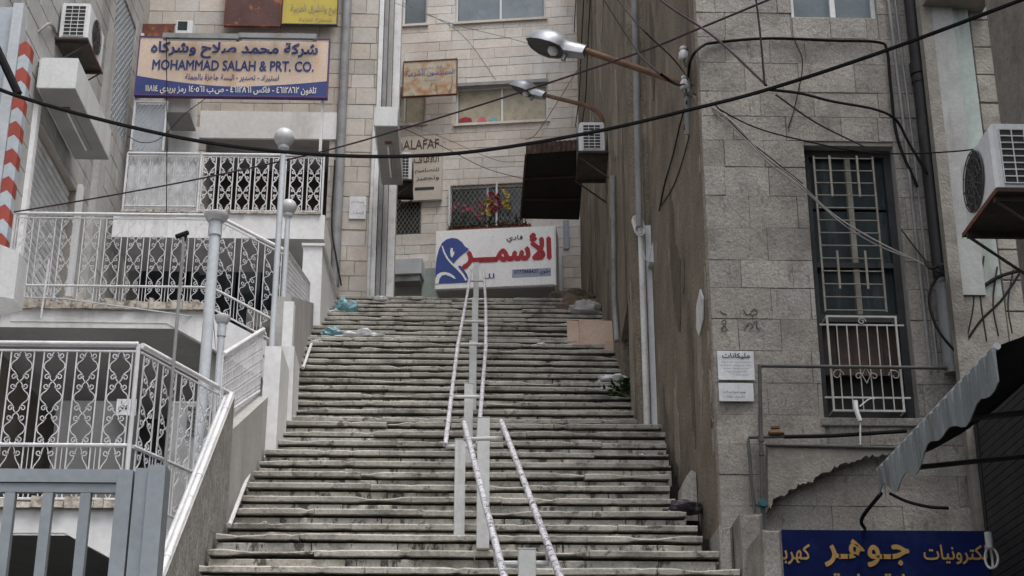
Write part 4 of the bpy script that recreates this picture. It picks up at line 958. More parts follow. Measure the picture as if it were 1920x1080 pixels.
# ------------------------------------------------------------------ air conditioners
def air_con(label, F, u0, u1, z0, z1, depth, fan_u, grid_end, bracket=True, grp='outdoor air conditioner units'):
    """unit hung on wall frame F; fan looks out of the wall, coil grid on the end at u0 (or u1)"""
    t = thing('air_conditioner', label, 'air conditioner', grp)
    o0, o1 = .06, .06 + depth
    t.add('casing', MB().stone(F, u0, u1, z0, z1, o0, o1, .02), M['ac'])
    bk = MB().fbox(F, u0 + .01, u1 - .01, z0 + .01, z1 - .01, o0 - .012, o0 + .005); t.add('back_plate', bk, M['ac'])
    c = F.p(fan_u, (z0 + z1) / 2, o1); r = (z1 - z0) * .44; m1 = MB(); k = 22
    m1.v = [F.p(fan_u + r * math.cos(2 * math.pi * i / k), (z0 + z1) / 2 + r * math.sin(2 * math.pi * i / k), o1 + .004) for i in range(k)]; m1.f = [list(range(k))]
    fn = t.add('fan_opening', m1, M['lamp_dark']); g = MB()
    for q in (1, .75, .5, .25):
        g.tube([F.p(fan_u + r * q * math.cos(2 * math.pi * i / k), (z0 + z1) / 2 + r * q * math.sin(2 * math.pi * i / k), o1 + .012) for i in range(k + 1)], .004, 4, False)
    for i in range(6):
        a = math.pi * i / 6; g.tube([F.p(fan_u + r * math.cos(a), (z0 + z1) / 2 + r * math.sin(a), o1 + .012), F.p(fan_u - r * math.cos(a), (z0 + z1) / 2 - r * math.sin(a), o1 + .012)], .004, 4, False)
    fn.add('fan_guard', g, M['iron_pipe'])
    # coil end: dark cells between white ribs
    ue = u0 if grid_end == 0 else u1; s = -1 if grid_end == 0 else 1
    e = Fr(F.p(ue, 0, 0).x, F.p(ue, 0, 0).y, 0); e.u = F.n * (1 if s < 0 else 1); e.n = F.u * s; e.o = F.p(ue, 0, 0)
    cg = t.add('coil_grid', MB().fbox(e, o0 + .04, o1 - .05, z0 + .04, z1 - .04, .0, .004), M['lamp_dark'])
    nr = 8
    for i in range(nr + 1):
        z = z0 + .04 + (z1 - z0 - .08) * i / nr; cg.add('rib', MB().fbox(e, o0 + .04, o1 - .05, z - .0035, z + .0035, .004, .012), M['ac'])
    for i in range(4):
        q = o0 + .04 + (o1 - o0 - .09) * i / 3; cg.add('rib', MB().fbox(e, q - .0035, q + .0035, z0 + .034, z1 - .034, .0125, .016), M['ac'])
    if bracket:
        t.add('rusty_edge', MB().fbox(F, u0 - .04, u1 + .04, z0 - .034, z0 - .006, o1 + .0125, o1 + .018), M['rust']); sh_ = t.add('shelf', MB().fbox(F, u0 - .04, u1 + .04, z0 - .03, z0 - .004, -.08, o1 + .012), M['shelf'])
        for uu in (u0 + .02, u1 - .05):
            sh_.add('bracket_arm', MB().fbox(F, uu, uu + .03, z0 - .065, z0 - .031, -.08, o1 + .01), M['shelf'])
            sh_.add('brace', MB().tube([F.p(uu + .015, z0 - .06, o1), F.p(uu + .015, z0 - .38, -.05)], .011, 6), M['shelf'])
    return t
XW = Fr(3.42, 0, -90)   # shop side wall, normal -X, u = -Y
n0, n1 = PX(1862, 300, 3.05), PX(1806, 380, 3.05)
an = air_con('large white air conditioner on a rusty shelf at the right edge', XW, -n1.y, -n0.y, PX(1806, 440, 3.05).z, PX(1860, 222, 3.05).z, .31, -(n0.y * .42 + n1.y * .58), 1)
nl = LW.uv(142, 60, .36)
LWA = air_con('white air conditioner on a brown shelf high on the left courtyard wall', LW, LW.uv(165, 60, .4)[0], LW.uv(193, 100, .4)[0], LW.uv(165, 76, .4)[1], LW.uv(165, -8, .4)[1], .34, (LW.uv(165, 60, .4)[0] + LW.uv(193, 100, .4)[0]) / 2, 0)
ua = FW.uv(1135, 260)[0]; 
E2 = Fr(0, FW.p(ua, 0).y, 0)
ua = FW.uv(1141, 260)[0]; Yac = FW.p(ua, 0).y
zA, zB = PY(1118, 284, Yac).z, PY(1118, 229, Yac).z
air_con('small white air conditioner on a rusty bracket above the dark canopy', FW, ua - .78, ua, zA, zB, .3, ua - .4, 1)
# unit by the ALAFAF board, seen end-on, and its rusty shelf
PF = Fr(-1.34, 24.2, 90)
zq0, zq1 = PY(760, 337, 24.2).z, PY(760, 285, 24.2).z
air_con('narrow air conditioner beside the lettered cream board at the top of the stairs', PF, .0, .7, zq0, zq1, .26, .35, 0)

# ------------------------------------------------------------------ light boxes
def light_box(label, F, u0, u1, z0, z1, o0, o1, tube_=True, grp=None):
    t = thing('light_box', label, 'sign box', grp)
    t.add('casing', MB().stone(F, u0, u1, z0 + .012, z1, o0, o1, .008), M['lightbox'])
    t.add('back_panel', MB().fbox(F, u0 + .01, u1 - .01, z0 + .02, z1 - .01, o0 - .02, o0), M['lightbox'])
    un = t.add('underside', MB().fbox(F, u0 + .002, u1 - .002, z0, z0 + .011, o0 + .002, o1 - .002), M['lightbox_under'])
    om = (o0 + o1) / 2
    if tube_:
        un.add('tube_recess', MB().fbox(F, u0 + (u1 - u0) * .28, u1 - (u1 - u0) * .15, z0 - .012, z0 - .001, om - .05, om + .06), M['lightbox_under'])
        un.add('lamp_tube', MB().tube([F.p(u0 + (u1 - u0) * .3, z0 - .02, om), F.p(u1 - (u1 - u0) * .17, z0 - .02, om)], .013, 8), M['bulb'])
        un.add('stain', MB().fbox(F, u0 + (u1 - u0) * .24, u0 + (u1 - u0) * .27, z0 - .01, z0 - .001, om - .04, om + .05), M['rust'])
    for uu in (u0 + .1, u1 - .15): t.add('hanger', MB().fbox(F, uu, uu + .03, z1 - .05, z1 + .0, 0, o0 - .021), M['iron_pipe'])
    return t
lo = .08
light_box('long white light box hanging over the roller shutter at the left', LW, LW.uv(74, 140, lo)[0], LW.uv(137, 325, lo)[0], LW.uv(74, 172, lo)[1], LW.uv(74, 100, lo)[1], lo, lo + .43)
LFB = Fr(0, 21.6, 0)
a_ = LW.uv(303, 180, .9)
lbx = light_box('plain pale light box under the left end of the peach sign', Fr(PY(320, 243, 21.4).x - .03, 0, 90), 20.86, 21.45, PY(345, 243, 21.4).z, PY(345, 243, 21.4).z + .5, .03, .4, False)
XB = Fr(LF.uv(703, 300)[0], 0, 90)
pb0, pb1 = PY(704, 218, 19.5), PY(746, 218, 19.5)
light_box('white light box projecting from the pilaster near the top of the stairs', Fr(pb0.x - .02, 0, 90), 19.5, 21.4, PY(725, 237, 19.5).z, PY(725, 200, 19.5).z, .02, pb1.x - pb0.x + .02)
gb0 = PY(736, 505, 25.2)
sb = thing('wall_heater_box', 'pale grey metal box low on the wall at the top of the stairs', 'box')
bx = BF.rect(735, 484, 790, 526, .35)
sb.add('casing', MB().stone(BF, bx[0], bx[1], bx[2] + .12, bx[3], .02, .36, .012), M['pole'])
sb.add('vent_base', MB().fbox(BF, bx[0] + .03, bx[1] - .03, bx[2], bx[2] + .118, .05, .33), M['drain'])
nl0 = PY(0, 545, 11.0)
nb = thing('near_light_box', 'grey end of a light box cut off by the left edge above the lowest terrace', 'sign box')
NF = Fr(0, 11.2, 0); r = NF.rect(-60, 472, 31, 560)
nb.add('casing', MB().hexa([NF.p(r[0], r[2] - .1, .5), NF.p(r[1], r[2], .0), NF.p(r[1], r[2], -.25), NF.p(r[0], r[2] - .1, -.25), NF.p(r[0], r[3], .5), NF.p(r[1], r[3], 0), NF.p(r[1], r[3], -.25), NF.p(r[0], r[3], -.25)]), M['lightbox'])
nb.add('wall_arm', MB().fbox(NF, r[0] - 2, r[0] + .05, r[3] - .12, r[3] - .06, -.2, -.1), M['iron_pipe'])
# striped red and white shop post
sp = thing('striped_post', 'red and pale striped post of a shop front at the left edge', 'post')
SF = Fr(0, 11.6, 0); w0 = SF.uv(9, 300)[0]; w1 = SF.uv(31, 300)[0]; z = SF.uv(20, 470)[1]; k = 0; zt = SF.uv(20, 105)[1]
while z < zt:
    hh = .125
    pts = [(w0, z), ((w0 + w1) / 2, z + .03), (w1, z - .02), (w1, z + hh - .022), ((w0 + w1) / 2, z + hh + .028), (w0, z + hh - .002)]
    sp.add('stripe', MB().prism(SF, pts, -.1, .0), M['stripe_red' if k % 2 == 0 else 'stripe_white']); z += hh; k += 1
sp.add('edge_trim', MB().fbox(SF, w0 - .09, w0 - .004, SF.uv(20, 470)[1] - .2, zt + .5, -.1, .02), M['pole'])
sp.add('panel', MB().fbox(SF, w0 - .8, w0 - .094, SF.uv(20, 470)[1] - .2, zt + .5, -.1, -.05), M['stripe_white'])
sp.add('base_post', MB().fbox(SF, w0, w1, ZT1 - .05, SF.uv(20, 470)[1] - .04, -.1, -.01), M['drain'])
dk = thing('awning_arm', 'dark folded awning edge crossing the striped post at the left edge', 'awning')
dk.add('arm', MB().tube([PY(-30, 40, 11.3), PY(8, 120, 11.3), PY(34, 176, 11.3)], .035, 8), M['black'])

# ------------------------------------------------------------------ signs
def board(name, label, F, r, o, th, mat, edge=None, ew=.02, cat='sign', group=None):
    t = thing(name, label, cat, group); u0, u1, z0, z1 = r
    t.add('panel', MB().fbox(F, u0, u1, z0, z1, o - th, o), mat)
    if edge is not None:
        e = MB(); e.fbox(F, u0 - ew, u0, z0 - ew, z1 + ew, o - th, o + .012).fbox(F, u1, u1 + ew, z0 - ew, z1 + ew, o - th, o + .012).fbox(F, u0, u1, z1, z1 + ew, o - th, o + .012).fbox(F, u0, u1, z0 - ew, z0, o - th, o + .012)
        t.add('frame', e, edge)
    return t
def put(t, F, s, px, o, mat, bold=.0, name='lettering', off=.006):
    r = F.rect(*px, o); return t.add(name, text(F, s, r[0], r[1], r[2], r[3], o, bold, off), M[mat])
# big peach sign
QF = Fr(0, 20.7, 0); r = QF.rect(260, 76, 615, 183)
s1 = board('company_sign', 'long peach and navy company sign with Arabic and English lettering', QF, r, .06, .08, M['peach'], M['purple'], .018)
u0, u1, z0, z1 = r; n = 24
crv = [(u0, z0)] + [(u1, z0)] + [(u1 - (u1 - u0) * i / n, z0 + (z1 - z0) * (.155 + .2 * abs(1 - i / n - .5) ** 1.6 * 2.2 * (1.15 if i > n / 2 else .8))) for i in range(n + 1)]
s1.add('navy_band', MB().prism(QF, crv, .06, .064), M['navy'])
put(s1, QF, 'شركة محمد صلاح وشركاه', (283, 79, 596, 110), .068, 'navy', .012, off=.02)
put(s1, QF, 'MOHAMMAD SALAH & PRT. CO.', (286, 114, 588, 132), .068, 'navy', .028, off=0)
put(s1, QF, 'استيراد - تصدير - البسة جاهزة بالجملة', (347, 139, 523, 153), .068, 'navy', 0, off=.012)
put(s1, QF, 'تلفون ٤٦١٢٨٦٢ - فاكس ٤٦١٢٨٦١ - ص.ب ١٤٠٥٦١ رمز بريدي ١١٨١٤', (272, 161, 593, 180), .07, 'pale_print', .006, off=.012)
for (a, b) in ((306, 450), (448, 595)):
    rr = QF.rect(a, 66, b, 78, .2); lt_ = s1.add('strip_light', MB().fbox(QF, rr[0], rr[1] - .01, rr[2] + .03, rr[3], .16, .26), M['drain'])
    lt_.add('tube', MB().tube([QF.p(rr[0] + .05, rr[2] + .015, .21), QF.p(rr[1] - .06, rr[2] + .015, .21)], .014, 8), M['bulb'])
for x in (322, 520): 
    uu = QF.uv(x, 70)[0]; s1.add('light_arm', MB().tube([QF.p(uu, z1 + .03, .02), QF.p(uu, z1 + .06, .2)], .01, 6), M['iron_pipe'])
for (x, yb) in ((253, 262), (604, 288)):
    uu = QF.uv(x, 200)[0]; s1.add('leg', MB().fbox(QF, uu - .02, uu + .02, QF.uv(x, yb)[1], z1 + (.12 if x < 300 else -.02), -.06, -.022), M['white_iron'])
s1.add('wall_stay', MB().tube([QF.p(u1 - .1, z1 - .1, -.02), QF.p(u1 - .1, z1 - .1, -.9)], .012, 6).tube([QF.p(u0 + .6, z1 - .1, -.02), QF.p(u0 + .6, z1 - .1, -.9)], .012, 6), M['iron_pipe'])
# rusty scraps and boards above it
Q2 = Fr(0, 21.45, 0)
board('rusted_plate', 'small rust-orange metal plate behind the top left of the peach sign', Q2, Q2.rect(266, 46, 326, 90), .02, .03, M['rust'])
rr = Q2.rect(335, 54, 366, 72)
acs = thing('small_unit', 'tiny white box unit peeking above the peach sign', 'air conditioner')
acs.add('casing', MB().stone(Q2, rr[0], rr[1], rr[2] - .2, rr[3], .0, .25, .01), M['ac']); acs.add('vent', MB().fbox(Q2, rr[0] + .03, rr[1] - .08, rr[2], rr[3] - .02, .25, .256), M['glass_dark'])
board('maroon_sign', 'dark maroon sign with orange rust blotches at the top', Q2, Q2.rect(427, -70, 528, 50), .05, .05, M['maroon_sign'], M['rust'], .02)
s3 = board('yellow_sign', 'faded yellow sign at the top beside the drainpipe', Q2, Q2.rect(533, -70, 634, 48), .05, .05, M['yellow_sign'], M['iron_pipe'], .012)
put(s3, Q2, 'بيع والشرق العربية', (545, 8, 630, 28), .056, 'stem', 0); put(s3, Q2, 'للتجارة العامة', (560, 33, 622, 42), .056, 'stem', 0)
# rust-eaten sign on the cream building
s4 = board('rusted_sign', 'rust-eaten cream sign with faint blue Arabic lettering on the cream building', BF, BF.rect(757, 114, 856, 178, .35), .35, .04, M['rust_sign'], M['rust'], .015)
put(s4, BF, 'نقابة مصممي', (782, 122, 834, 132), .356, 'blue_pale', .0); put(s4, BF, 'المهندسون الشرعية', (760, 131, 852, 143), .356, 'blue', .0); put(s4, BF, 'للاستشارات', (795, 146, 828, 152), .356, 'blue_pale', 0)
s4.add('wall_bracket', MB().fbox(BF, BF.uv(757, 120)[0] - .1, BF.uv(757, 120)[0] + .05, BF.uv(757, 178)[1], BF.uv(757, 110)[1], .0, .31), M['pvc_white'])
# cream lettered board
s5 = board('lettered_board', 'cream board lettered in brown English and Arabic on the cream building', BF, BF.rect(754, 258, 829, 375, .1), .1, .07, M['cream_mortar'])
for p_ in s5.kids: p_.mat = M['board_cream']
put(s5, BF, 'ALAFAF', (756, 262, 823, 279), .105, 'brown_print', .012, off=0); put(s5, BF, 'العفاف', (776, 287, 823, 305), .105, 'brown_print', .0)
put(s5, BF, 'للتصاميم', (778, 315, 823, 325), .105, 'ink', .0); put(s5, BF, 'وتجهيز', (780, 330, 823, 339), .105, 'ink', 0)
rr = BF.rect(778, 351, 814, 356, .1); s5.add('printed_bar', MB().fbox(BF, rr[0], rr[1], rr[2], rr[3], .1, .105), M['ink'])
# white illuminated sign with blue emblem and red lettering
WF = Fr(-.75, 25.0, -8)
def wuv(px, py, o=0): return WF.uv(px, py, o)
sg = thing('shop_sign', 'big white shop sign with blue emblem and red lettering above the stair top', 'sign')
ca, cb, cc, cdn = wuv(816, 545), wuv(1042, 530), wuv(1038, 420), wuv(818, 437)
wu0, wu1 = (ca[0] + cdn[0]) / 2, (cb[0] + cc[0]) / 2; wz0 = (ca[1] + cb[1]) / 2; wz1 = (cc[1] + cdn[1]) / 2
sg.add('face', MB().fbox(WF, wu0, wu1, wz0, wz1, -.02, 0), M['sign_white'])
sg.add('case', MB().fbox(WF, wu0 - .012, wu1 + .02, wz0 - .012, wz1 + .012, -.62, -.022), M['sign_white'])
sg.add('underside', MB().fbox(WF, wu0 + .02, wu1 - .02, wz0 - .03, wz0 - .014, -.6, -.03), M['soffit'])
sg.add('hanger', MB().fbox(WF, wu0 + .2, wu0 + .26, wz1 - .3, wz1 - .2, -.95, -.62).fbox(WF, wu1 - .3, wu1 - .24, wz1 - .3, wz1 - .2, -.8, -.62), M['iron_pipe'])
W_ = lambda x, y: WF.uv(720 + x / 5.333, 380 + y / 5.333)
def emblem(pts, o, mat, name='emblem'): sg.add(name, MB().prism(WF, [W_(x, y) for x, y in pts], o - .003, o), M[mat])
emblem([(514, 812), (514, 670), (526, 560), (548, 470), (580, 405), (625, 368), (680, 353), (735, 362), (780, 395), (812, 440), (848, 462), (838, 484), (800, 508), (760, 540), (725, 575), (702, 605), (690, 620), (720, 648), (770, 690), (812, 735), (838, 785), (830, 800)], .006, 'blue')
emblem([(740, 635), (765, 630), (800, 672), (828, 712), (845, 760), (840, 772), (800, 715), (760, 665)], .006, 'blue')
emblem([(575, 428), (590, 440), (612, 500), (645, 560), (690, 610), (740, 655), (790, 705), (828, 770), (818, 785), (780, 725), (725, 665), (670, 615), (625, 560), (595, 500)], .0095, 'sign_white', 'emblem_line')
emblem([(670, 452), (690, 460), (688, 490), (706, 492), (700, 520), (682, 552), (668, 535), (662, 490)], .0095, 'sign_white', 'emblem_line')
emblem([(514, 815), (516, 760), (532, 722), (565, 700), (610, 694), (660, 708), (700, 735), (720, 762), (700, 760), (660, 738), (615, 722), (580, 730), (556, 760), (545, 812)], .0095, 'sign_white', 'emblem_line')
put(sg, WF, 'فادي', (950, 441, 980, 454), .006, 'ink', .01)
put(sg, WF, 'الأسمـــر', (868, 441, 1032, 500), .006, 'red', .045)
put(sg, WF, 'للـ', (907, 513, 927, 522), .006, 'blue', .01)
rr = WF.rect(960, 504, 1033, 519); sg.add('phone_panel', MB().fbox(WF, rr[0], rr[1], rr[2], rr[3], 0, .004), M['blue_pale'])
put(sg, WF, 'خلوي 0777848437', (964, 505, 1031, 516), .009, 'navy', .012)
# dark blue shop sign on the right
DF = Fr(0, 10.25, 0); rr = DF.rect(1461, 997, 1852, 1150)
s6 = board('blue_shop_sign', 'dark blue shop sign with gold Arabic lettering at the bottom right', DF, rr, .04, .08, M['blue_board'])
put(s6, DF, 'جـوهـر', (1546, 1012, 1704, 1062), .045, 'gold', .02); put(s6, DF, 'كهربا', (1462, 1020, 1519, 1058), .045, 'gold', .012); put(s6, DF, 'الكترونيات', (1732, 1022, 1858, 1058), .045, 'gold', .01)
put(s6, DF, 'صيانة عامة', (1560, 1076, 1760, 1110), .045, 'gold', .01)
s6.add('side_case', MB().fbox(DF, rr[0], rr[1], rr[2] + .01, rr[3] - .01, -.38, -.042), M['iron_pipe'])
# paper notices
nn1 = board('paper_notice', 'white paper notice with a bold black Arabic heading on the stone facade', RF, RF.rect(1346, 658, 1414, 712, .03), .03, .012, M['paper'])
put(nn1, RF, 'مليكانات', (1354, 662, 1406, 673), .034, 'ink', .015)
for i, (a, b) in enumerate(((1352, 1408), (1350, 1406), (1356, 1404), (1360, 1400), (1380, 1404))): put(nn1, RF, 'اعلان عن بيع محل تجاري في البلد'[:30 - i * 2], (a, 677 + i * 6, b, 681 + i * 6), .034, 'ink', 0)
nn2 = board('paper_notice', 'torn lower paper notice under the headed one on the stone facade', RF, RF.rect(1348, 718, 1413, 752, .03), .03, .012, M['paper'])
put(nn2, RF, 'يوجد لدينا محلات', (1356, 732, 1398, 738), .034, 'ink', 0); put(nn2, RF, 'للايجار هاتف', (1358, 742, 1396, 746), .034, 'ink', 0)
nn3 = board('paper_notice', 'pair of pale notices on the pier beside the drainpipe at the top', LF, LF.rect(655, 368, 686, 410, .04), .04, .01, M['paper'])
put(nn3, LF, 'تنبيه هام', (659, 376, 683, 382), .043, 'grey_wire', 0); put(nn3, LF, 'للسادة', (662, 395, 682, 401), .043, 'grey_wire', 0)
SWF = Fr(XR, 0, -90)
pp = [SWF.uv(x, y, .01) for x, y in ((1309, 575), (1316, 542), (1322, 560), (1321, 600), (1314, 630), (1309, 615))]
thing('torn_poster', 'torn pale poster peeling off the brown wall near the corner', 'poster', mb=MB().prism(SWF, pp, .016, .026), mat=M['paper'])
sgn = thing('shop_plate', 'small white lettered plate behind the lowest terrace railing', 'sign')
KF = Fr(0, 13.2, 0); rr = KF.rect(218, 748, 255, 778); sgn.add('panel', MB().fbox(KF, rr[0], rr[1], rr[2], rr[3], -.02, 0), M['paper']); sgn.add('lettering', text(KF, 'محل', rr[0] + .02, rr[0] + .1, rr[2] + .03, rr[3] - .02, .004, .02), M['ink'])
sgn.add('stand', MB().fbox(KF, (rr[0] + rr[1]) / 2 - .01, (rr[0] + rr[1]) / 2 + .01, ZT1 - .05, rr[2], -.02, -.002), M['iron_pipe'])
cbx = thing('stacked_cabinet', 'grey cabinet standing in the shade on the lowest terrace', 'cabinet')
rr = KF.rect(97, 745, 236, 830); cbx.add('body', MB().fbox(KF, rr[0], rr[1], ZT1 - .05, rr[3], -.6, -.1), M['cab']); cbx.add('door', MB().fbox(KF, rr[0] + .02, (rr[0] + rr[1]) / 2, ZT1, rr[3] - .02, -.098, -.085), M['cab']); cbx.add('door', MB().fbox(KF, (rr[0] + rr[1]) / 2 + .01, rr[1] - .02, ZT1, rr[3] - .02, -.098, -.085), M['cab'])
ac2 = thing('terrace_cooler', 'pale slatted cooler unit on the lowest terrace behind the lamp pole', 'cooler'); rr = KF.rect(312, 745, 380, 842)
ac2.add('casing', MB().stone(KF, rr[0], rr[1], ZT1 - .05, rr[3], -.5, -.1, .02), M['drain'])
for i in range(7): ac2.add('louvre', MB().fbox(KF, rr[0] + .16, rr[1] - .02, rr[3] - .08 - i * .04, rr[3] - .06 - i * .04, -.099, -.085), M['dim'])

# ------------------------------------------------------------------ street lamps on the right wall
def street_lamp(label, W0, J, Hd, Tip, s, elbow=None):
    """wall bracket at W0, arm through J to the head from Hd to Tip"""
    t = thing('street_lamp', label, 'street lamp', 'bracket street lamps on the brown wall')
    pts = [W0, elbow, Hd] if elbow else [W0, Hd]
    t.add('arm', MB().tube(spline(pts, 6) if elbow else pts, .028 * s, 10), M['rust_pipe'])
    ax = (Tip - Hd).normalized(); L_ = (Tip - Hd).length; up_ = Vector((0, 0, 1)); sd = ax.cross(up_).normalized(); up2 = sd.cross(ax)
    prof = [(0, .055, .05, -.05), (.30, .075, .06, -.07), (.36, .10, .085, -.05), (.5, .155, .11, -.055), (.68, .175, .105, -.06), (.85, .145, .075, -.055), (.96, .085, .03, -.045), (1.0, .03, -.01, -.035)]
    top = MB(); n = 9; rings = []
    for (f, hw, hu, hd) in prof:
        ring = []
        for i in range(n): a = math.pi * i / (n - 1); ring.append(Hd + ax * L_ * f + sd * (hw * s * math.cos(a)) + up2 * (hd * s + (hu - hd) * s * math.sin(a)))
        rings.append(ring)
    for r_ in rings: top.v += r_
    for i in range(len(rings) - 1):
        for j in range(n - 1): a = i * n + j; top.f.append([a, a + n, a + n + 1, a + 1])
    top.f.append(list(range(n))); top.sm = True
    hd_ = t.add('housing', top, M['lamp_alu'])
    bt = MB(); k = []
    for i, (f, hw, hu, hd) in enumerate(prof):
        if i >= 2: bt.v += [Hd + ax * L_ * f + sd * hw * .93 * s + up2 * (hd + .012) * s, Hd + ax * L_ * f - sd * hw * .93 * s + up2 * (hd + .012) * s]
    for i in range(len(bt.v) // 2 - 1): bt.f.append([2 * i, 2 * i + 1, 2 * i + 3, 2 * i + 2])
    hd_.add('reflector', bt, M['lamp_dark'])
    gb = MB()
    for i, (f, hw, hu, hd) in enumerate(prof[:3]): gb.v += [Hd + ax * L_ * f + sd * hw * s + up2 * hd * s, Hd + ax * L_ * f - sd * hw * s + up2 * hd * s]
    for i in range(2): gb.f.append([2 * i, 2 * i + 1, 2 * i + 3, 2 * i + 2])
    hd_.add('gear_cover', gb, M['lamp_alu'])
    c = Hd + ax * L_ * .52 + up2 * -.055 * s
    hd_.add('bulb', MB().lathe(c, [(.004, -.05 * s), (.03 * s, -.043 * s), (.046 * s, -.02 * s), (.05 * s, 0), (.04 * s, .03 * s), (.02 * s, .045 * s)], 14), M['bulb'])
    hd_.add('photocell', MB().tube([Hd + ax * L_ * .3 - up2 * .06 * s, Hd + ax * L_ * .3 - up2 * .13 * s], .022 * s, 8), M['lamp_alu'])
    return t
Yl = 11.7
w0_ = PX(1284, 158, XR + .01)
lamp1 = street_lamp('large street lamp with aluminium head on a rusty arm, nearer to the camera', w0_, None, PY(1098, 95, w0_.y + .15), PY(990, 72, w0_.y + .3), 1.0)
mast = lamp1.add('wall_mast', MB().tube([PX(1290, 150, XR - .02), PX(1291, 252, XR - .02)], .028, 10), M['drain'])
for y in (178, 238): mast.add('clamp', MB().tube([PX(1290, y, XR - .02) + Vector((0, 0, -.015)), PX(1290, y, XR - .02) + Vector((0, 0, .015))], .036, 10), M['iron_pipe'])
w2_ = FW.uv(1139, 268); Wp = FW.p(w2_[0], w2_[1], .05); Ep = FW.p(FW.uv(1134, 214)[0], FW.uv(1134, 214)[1], .08)
Ep = Vector((Wp.x - .02, Wp.y, PY(1134, 212, Wp.y).z))
lamp2 = street_lamp('smaller farther street lamp on a bent rusty arm over the canopy', Wp, None, PY(1022, 178, Wp.y + .1), PY(960, 158, Wp.y + .3), .95, elbow=Ep + Vector((-.05, 0, .02)))
def insulator(label, p, s=1.0):
    t = thing('insulator', label, 'insulator', 'ceramic insulators by the near lamp')
    t.add('bell', MB().lathe(p, [(.01, .075 * s), (.03 * s, .07 * s), (.032 * s, .05 * s), (.022 * s, .04 * s), (.04 * s, .02 * s), (.044 * s, -.03 * s), (.036 * s, -.045 * s), (.03 * s, -.04 * s)], 14), M['ceramic'])
    t.add('pin', MB().tube([p + Vector((0, 0, -.045 * s)), p + Vector((.01, 0, -.10 * s)), p + Vector((.06, 0, -.12 * s))], .008, 6), M['iron_pipe'])
insulator('upper white ceramic insulator beside the lamp mast', PX(1282, 103, XR - .05)); insulator('lower white ceramic insulator on the lamp mast', PX(1285, 158, XR - .06), 1.0)

# ------------------------------------------------------------------ dark canopy over the upper stairs
cn = thing('metal_canopy', 'dark brown sheet canopy projecting from the brown wall high over the steps', 'canopy')
Yc = FW.p(FW.uv(1092, 330)[0], 0).y
c0, c1, c2, c3 = PY(984, 278, 19.6), PY(1096, 268, 19.2), PY(1088, 412, 22.0), PY(976, 408, 22.4)
c1.x = c2.x = 1.72; 
c0 = PY(986, 290, 19.6); c1 = PY(1096, 282, 19.4); c2 = PY(1086, 412, 22.2); c3 = PY(976, 410, 22.2)
up_ = Vector((0, 0, .03))
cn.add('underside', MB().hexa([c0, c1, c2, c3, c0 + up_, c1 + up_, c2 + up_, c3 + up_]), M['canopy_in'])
fz = PY(1040, 268, 19.5).z - PY(1040, 288, 19.5).z
vz = Vector((0, 0, fz))
o_ = Vector((0, -.03, 0)); cr = MB(); nC = 48
for i in range(nC + 1):
    p = c0 + (c1 - c0) * i / nC + Vector((0, -.02 - .012 * math.cos(i * math.pi / 2), 0)); cr.v += [p, p + vz]
for i in range(nC): cr.f.append([2 * i, 2 * i + 2, 2 * i + 3, 2 * i + 1])
cn.add('fascia_sheet', cr, M['canopy'])
for t in (.33, .66):
    a, b = c0 + (c3 - c0) * t, c1 + (c2 - c1) * t; cn.add('rafter', MB().tube([a - up_ * .5, b - up_ * .5], .02, 4), M['canopy'])
cn.add('edge_beam', MB().tube([c0 - up_ * .3, c3 - up_ * .3], .02, 4), M['canopy'])

# ------------------------------------------------------------------ pipes on the right facade
def pipe(label, pts, r, mat, name='pipe', cat='pipe', group=None, collars=(), n=12):
    t = thing(name, label, cat, group); t.add('tube', MB().tube(pts, r, n), M[mat])
    for (p, rr_, l) in collars: t.add('collar', MB().tube([p - Vector((0, 0, l / 2)), p + Vector((0, 0, l / 2))], rr_, n), M[mat])
    return t
def rfp(px, py, o): u, z = RF.uv(px, py, o); return RF.p(u, z, o)
bx_ = RF.uv(1738, 270, .1)[0]
zz = lambda y: RF.uv(1738, y, .1)[1]
pipe('thick black drainpipe down the stone facade', [RF.p(bx_, zz(-60), .1), RF.p(bx_, zz(520), .1)], .058, 'black_pipe', 'drainpipe', collars=[(RF.p(bx_, zz(130), .1), .07, .1), (RF.p(bx_, zz(150), .1), .064, .06)])
pipe('grey lower length of drainpipe under the black one', [RF.p(bx_ + .01, zz(525), .1), RF.p(bx_ + .01, zz(700), .1)], .062, 'pvc', 'drainpipe', collars=[(RF.p(bx_ + .01, zz(528), .1), .068, .03)])
for x, r_, lab in ((1699, .012, 'thin dark conduit between window and black drainpipe'), (1712, .009, 'thinner grey conduit close to the black drainpipe')):
    uu = RF.uv(x, 270, .03)[0]; pipe(lab, [RF.p(uu - .03, zz(-60), .03), RF.p(uu, zz(250), .03), RF.p(uu + .01, zz(690), .03)], r_, 'drain', 'conduit', n=8)
pipe('horizontal dark iron pipe passing in front of the lower window', [rfp(1424, 686, .14), rfp(1600, 688, .14), rfp(1775, 690, .14)], .013, 'iron_pipe', 'water_pipe')
pipe('upright dark iron pipe left of the window', [rfp(1424, 684, .14), rfp(1427, 830, .14), rfp(1431, 1000, .14)], .014, 'iron_pipe', 'water_pipe', collars=[(rfp(1427, 822, .14), .02, .05), (rfp(1428, 850, .14), .019, .03)])
pipe('second upright iron pipe with an elbow at the facade corner', [rfp(1470, 818, .12), rfp(1404, 820, .12), rfp(1403, 828, .12), rfp(1409, 900, .12), rfp(1416, 975, .12)], .012, 'iron_pipe', 'water_pipe')
v = thing('brass_valve', 'corroded brass valve on the horizontal pipes below the window', 'valve'); c = rfp(1454, 812, .13)
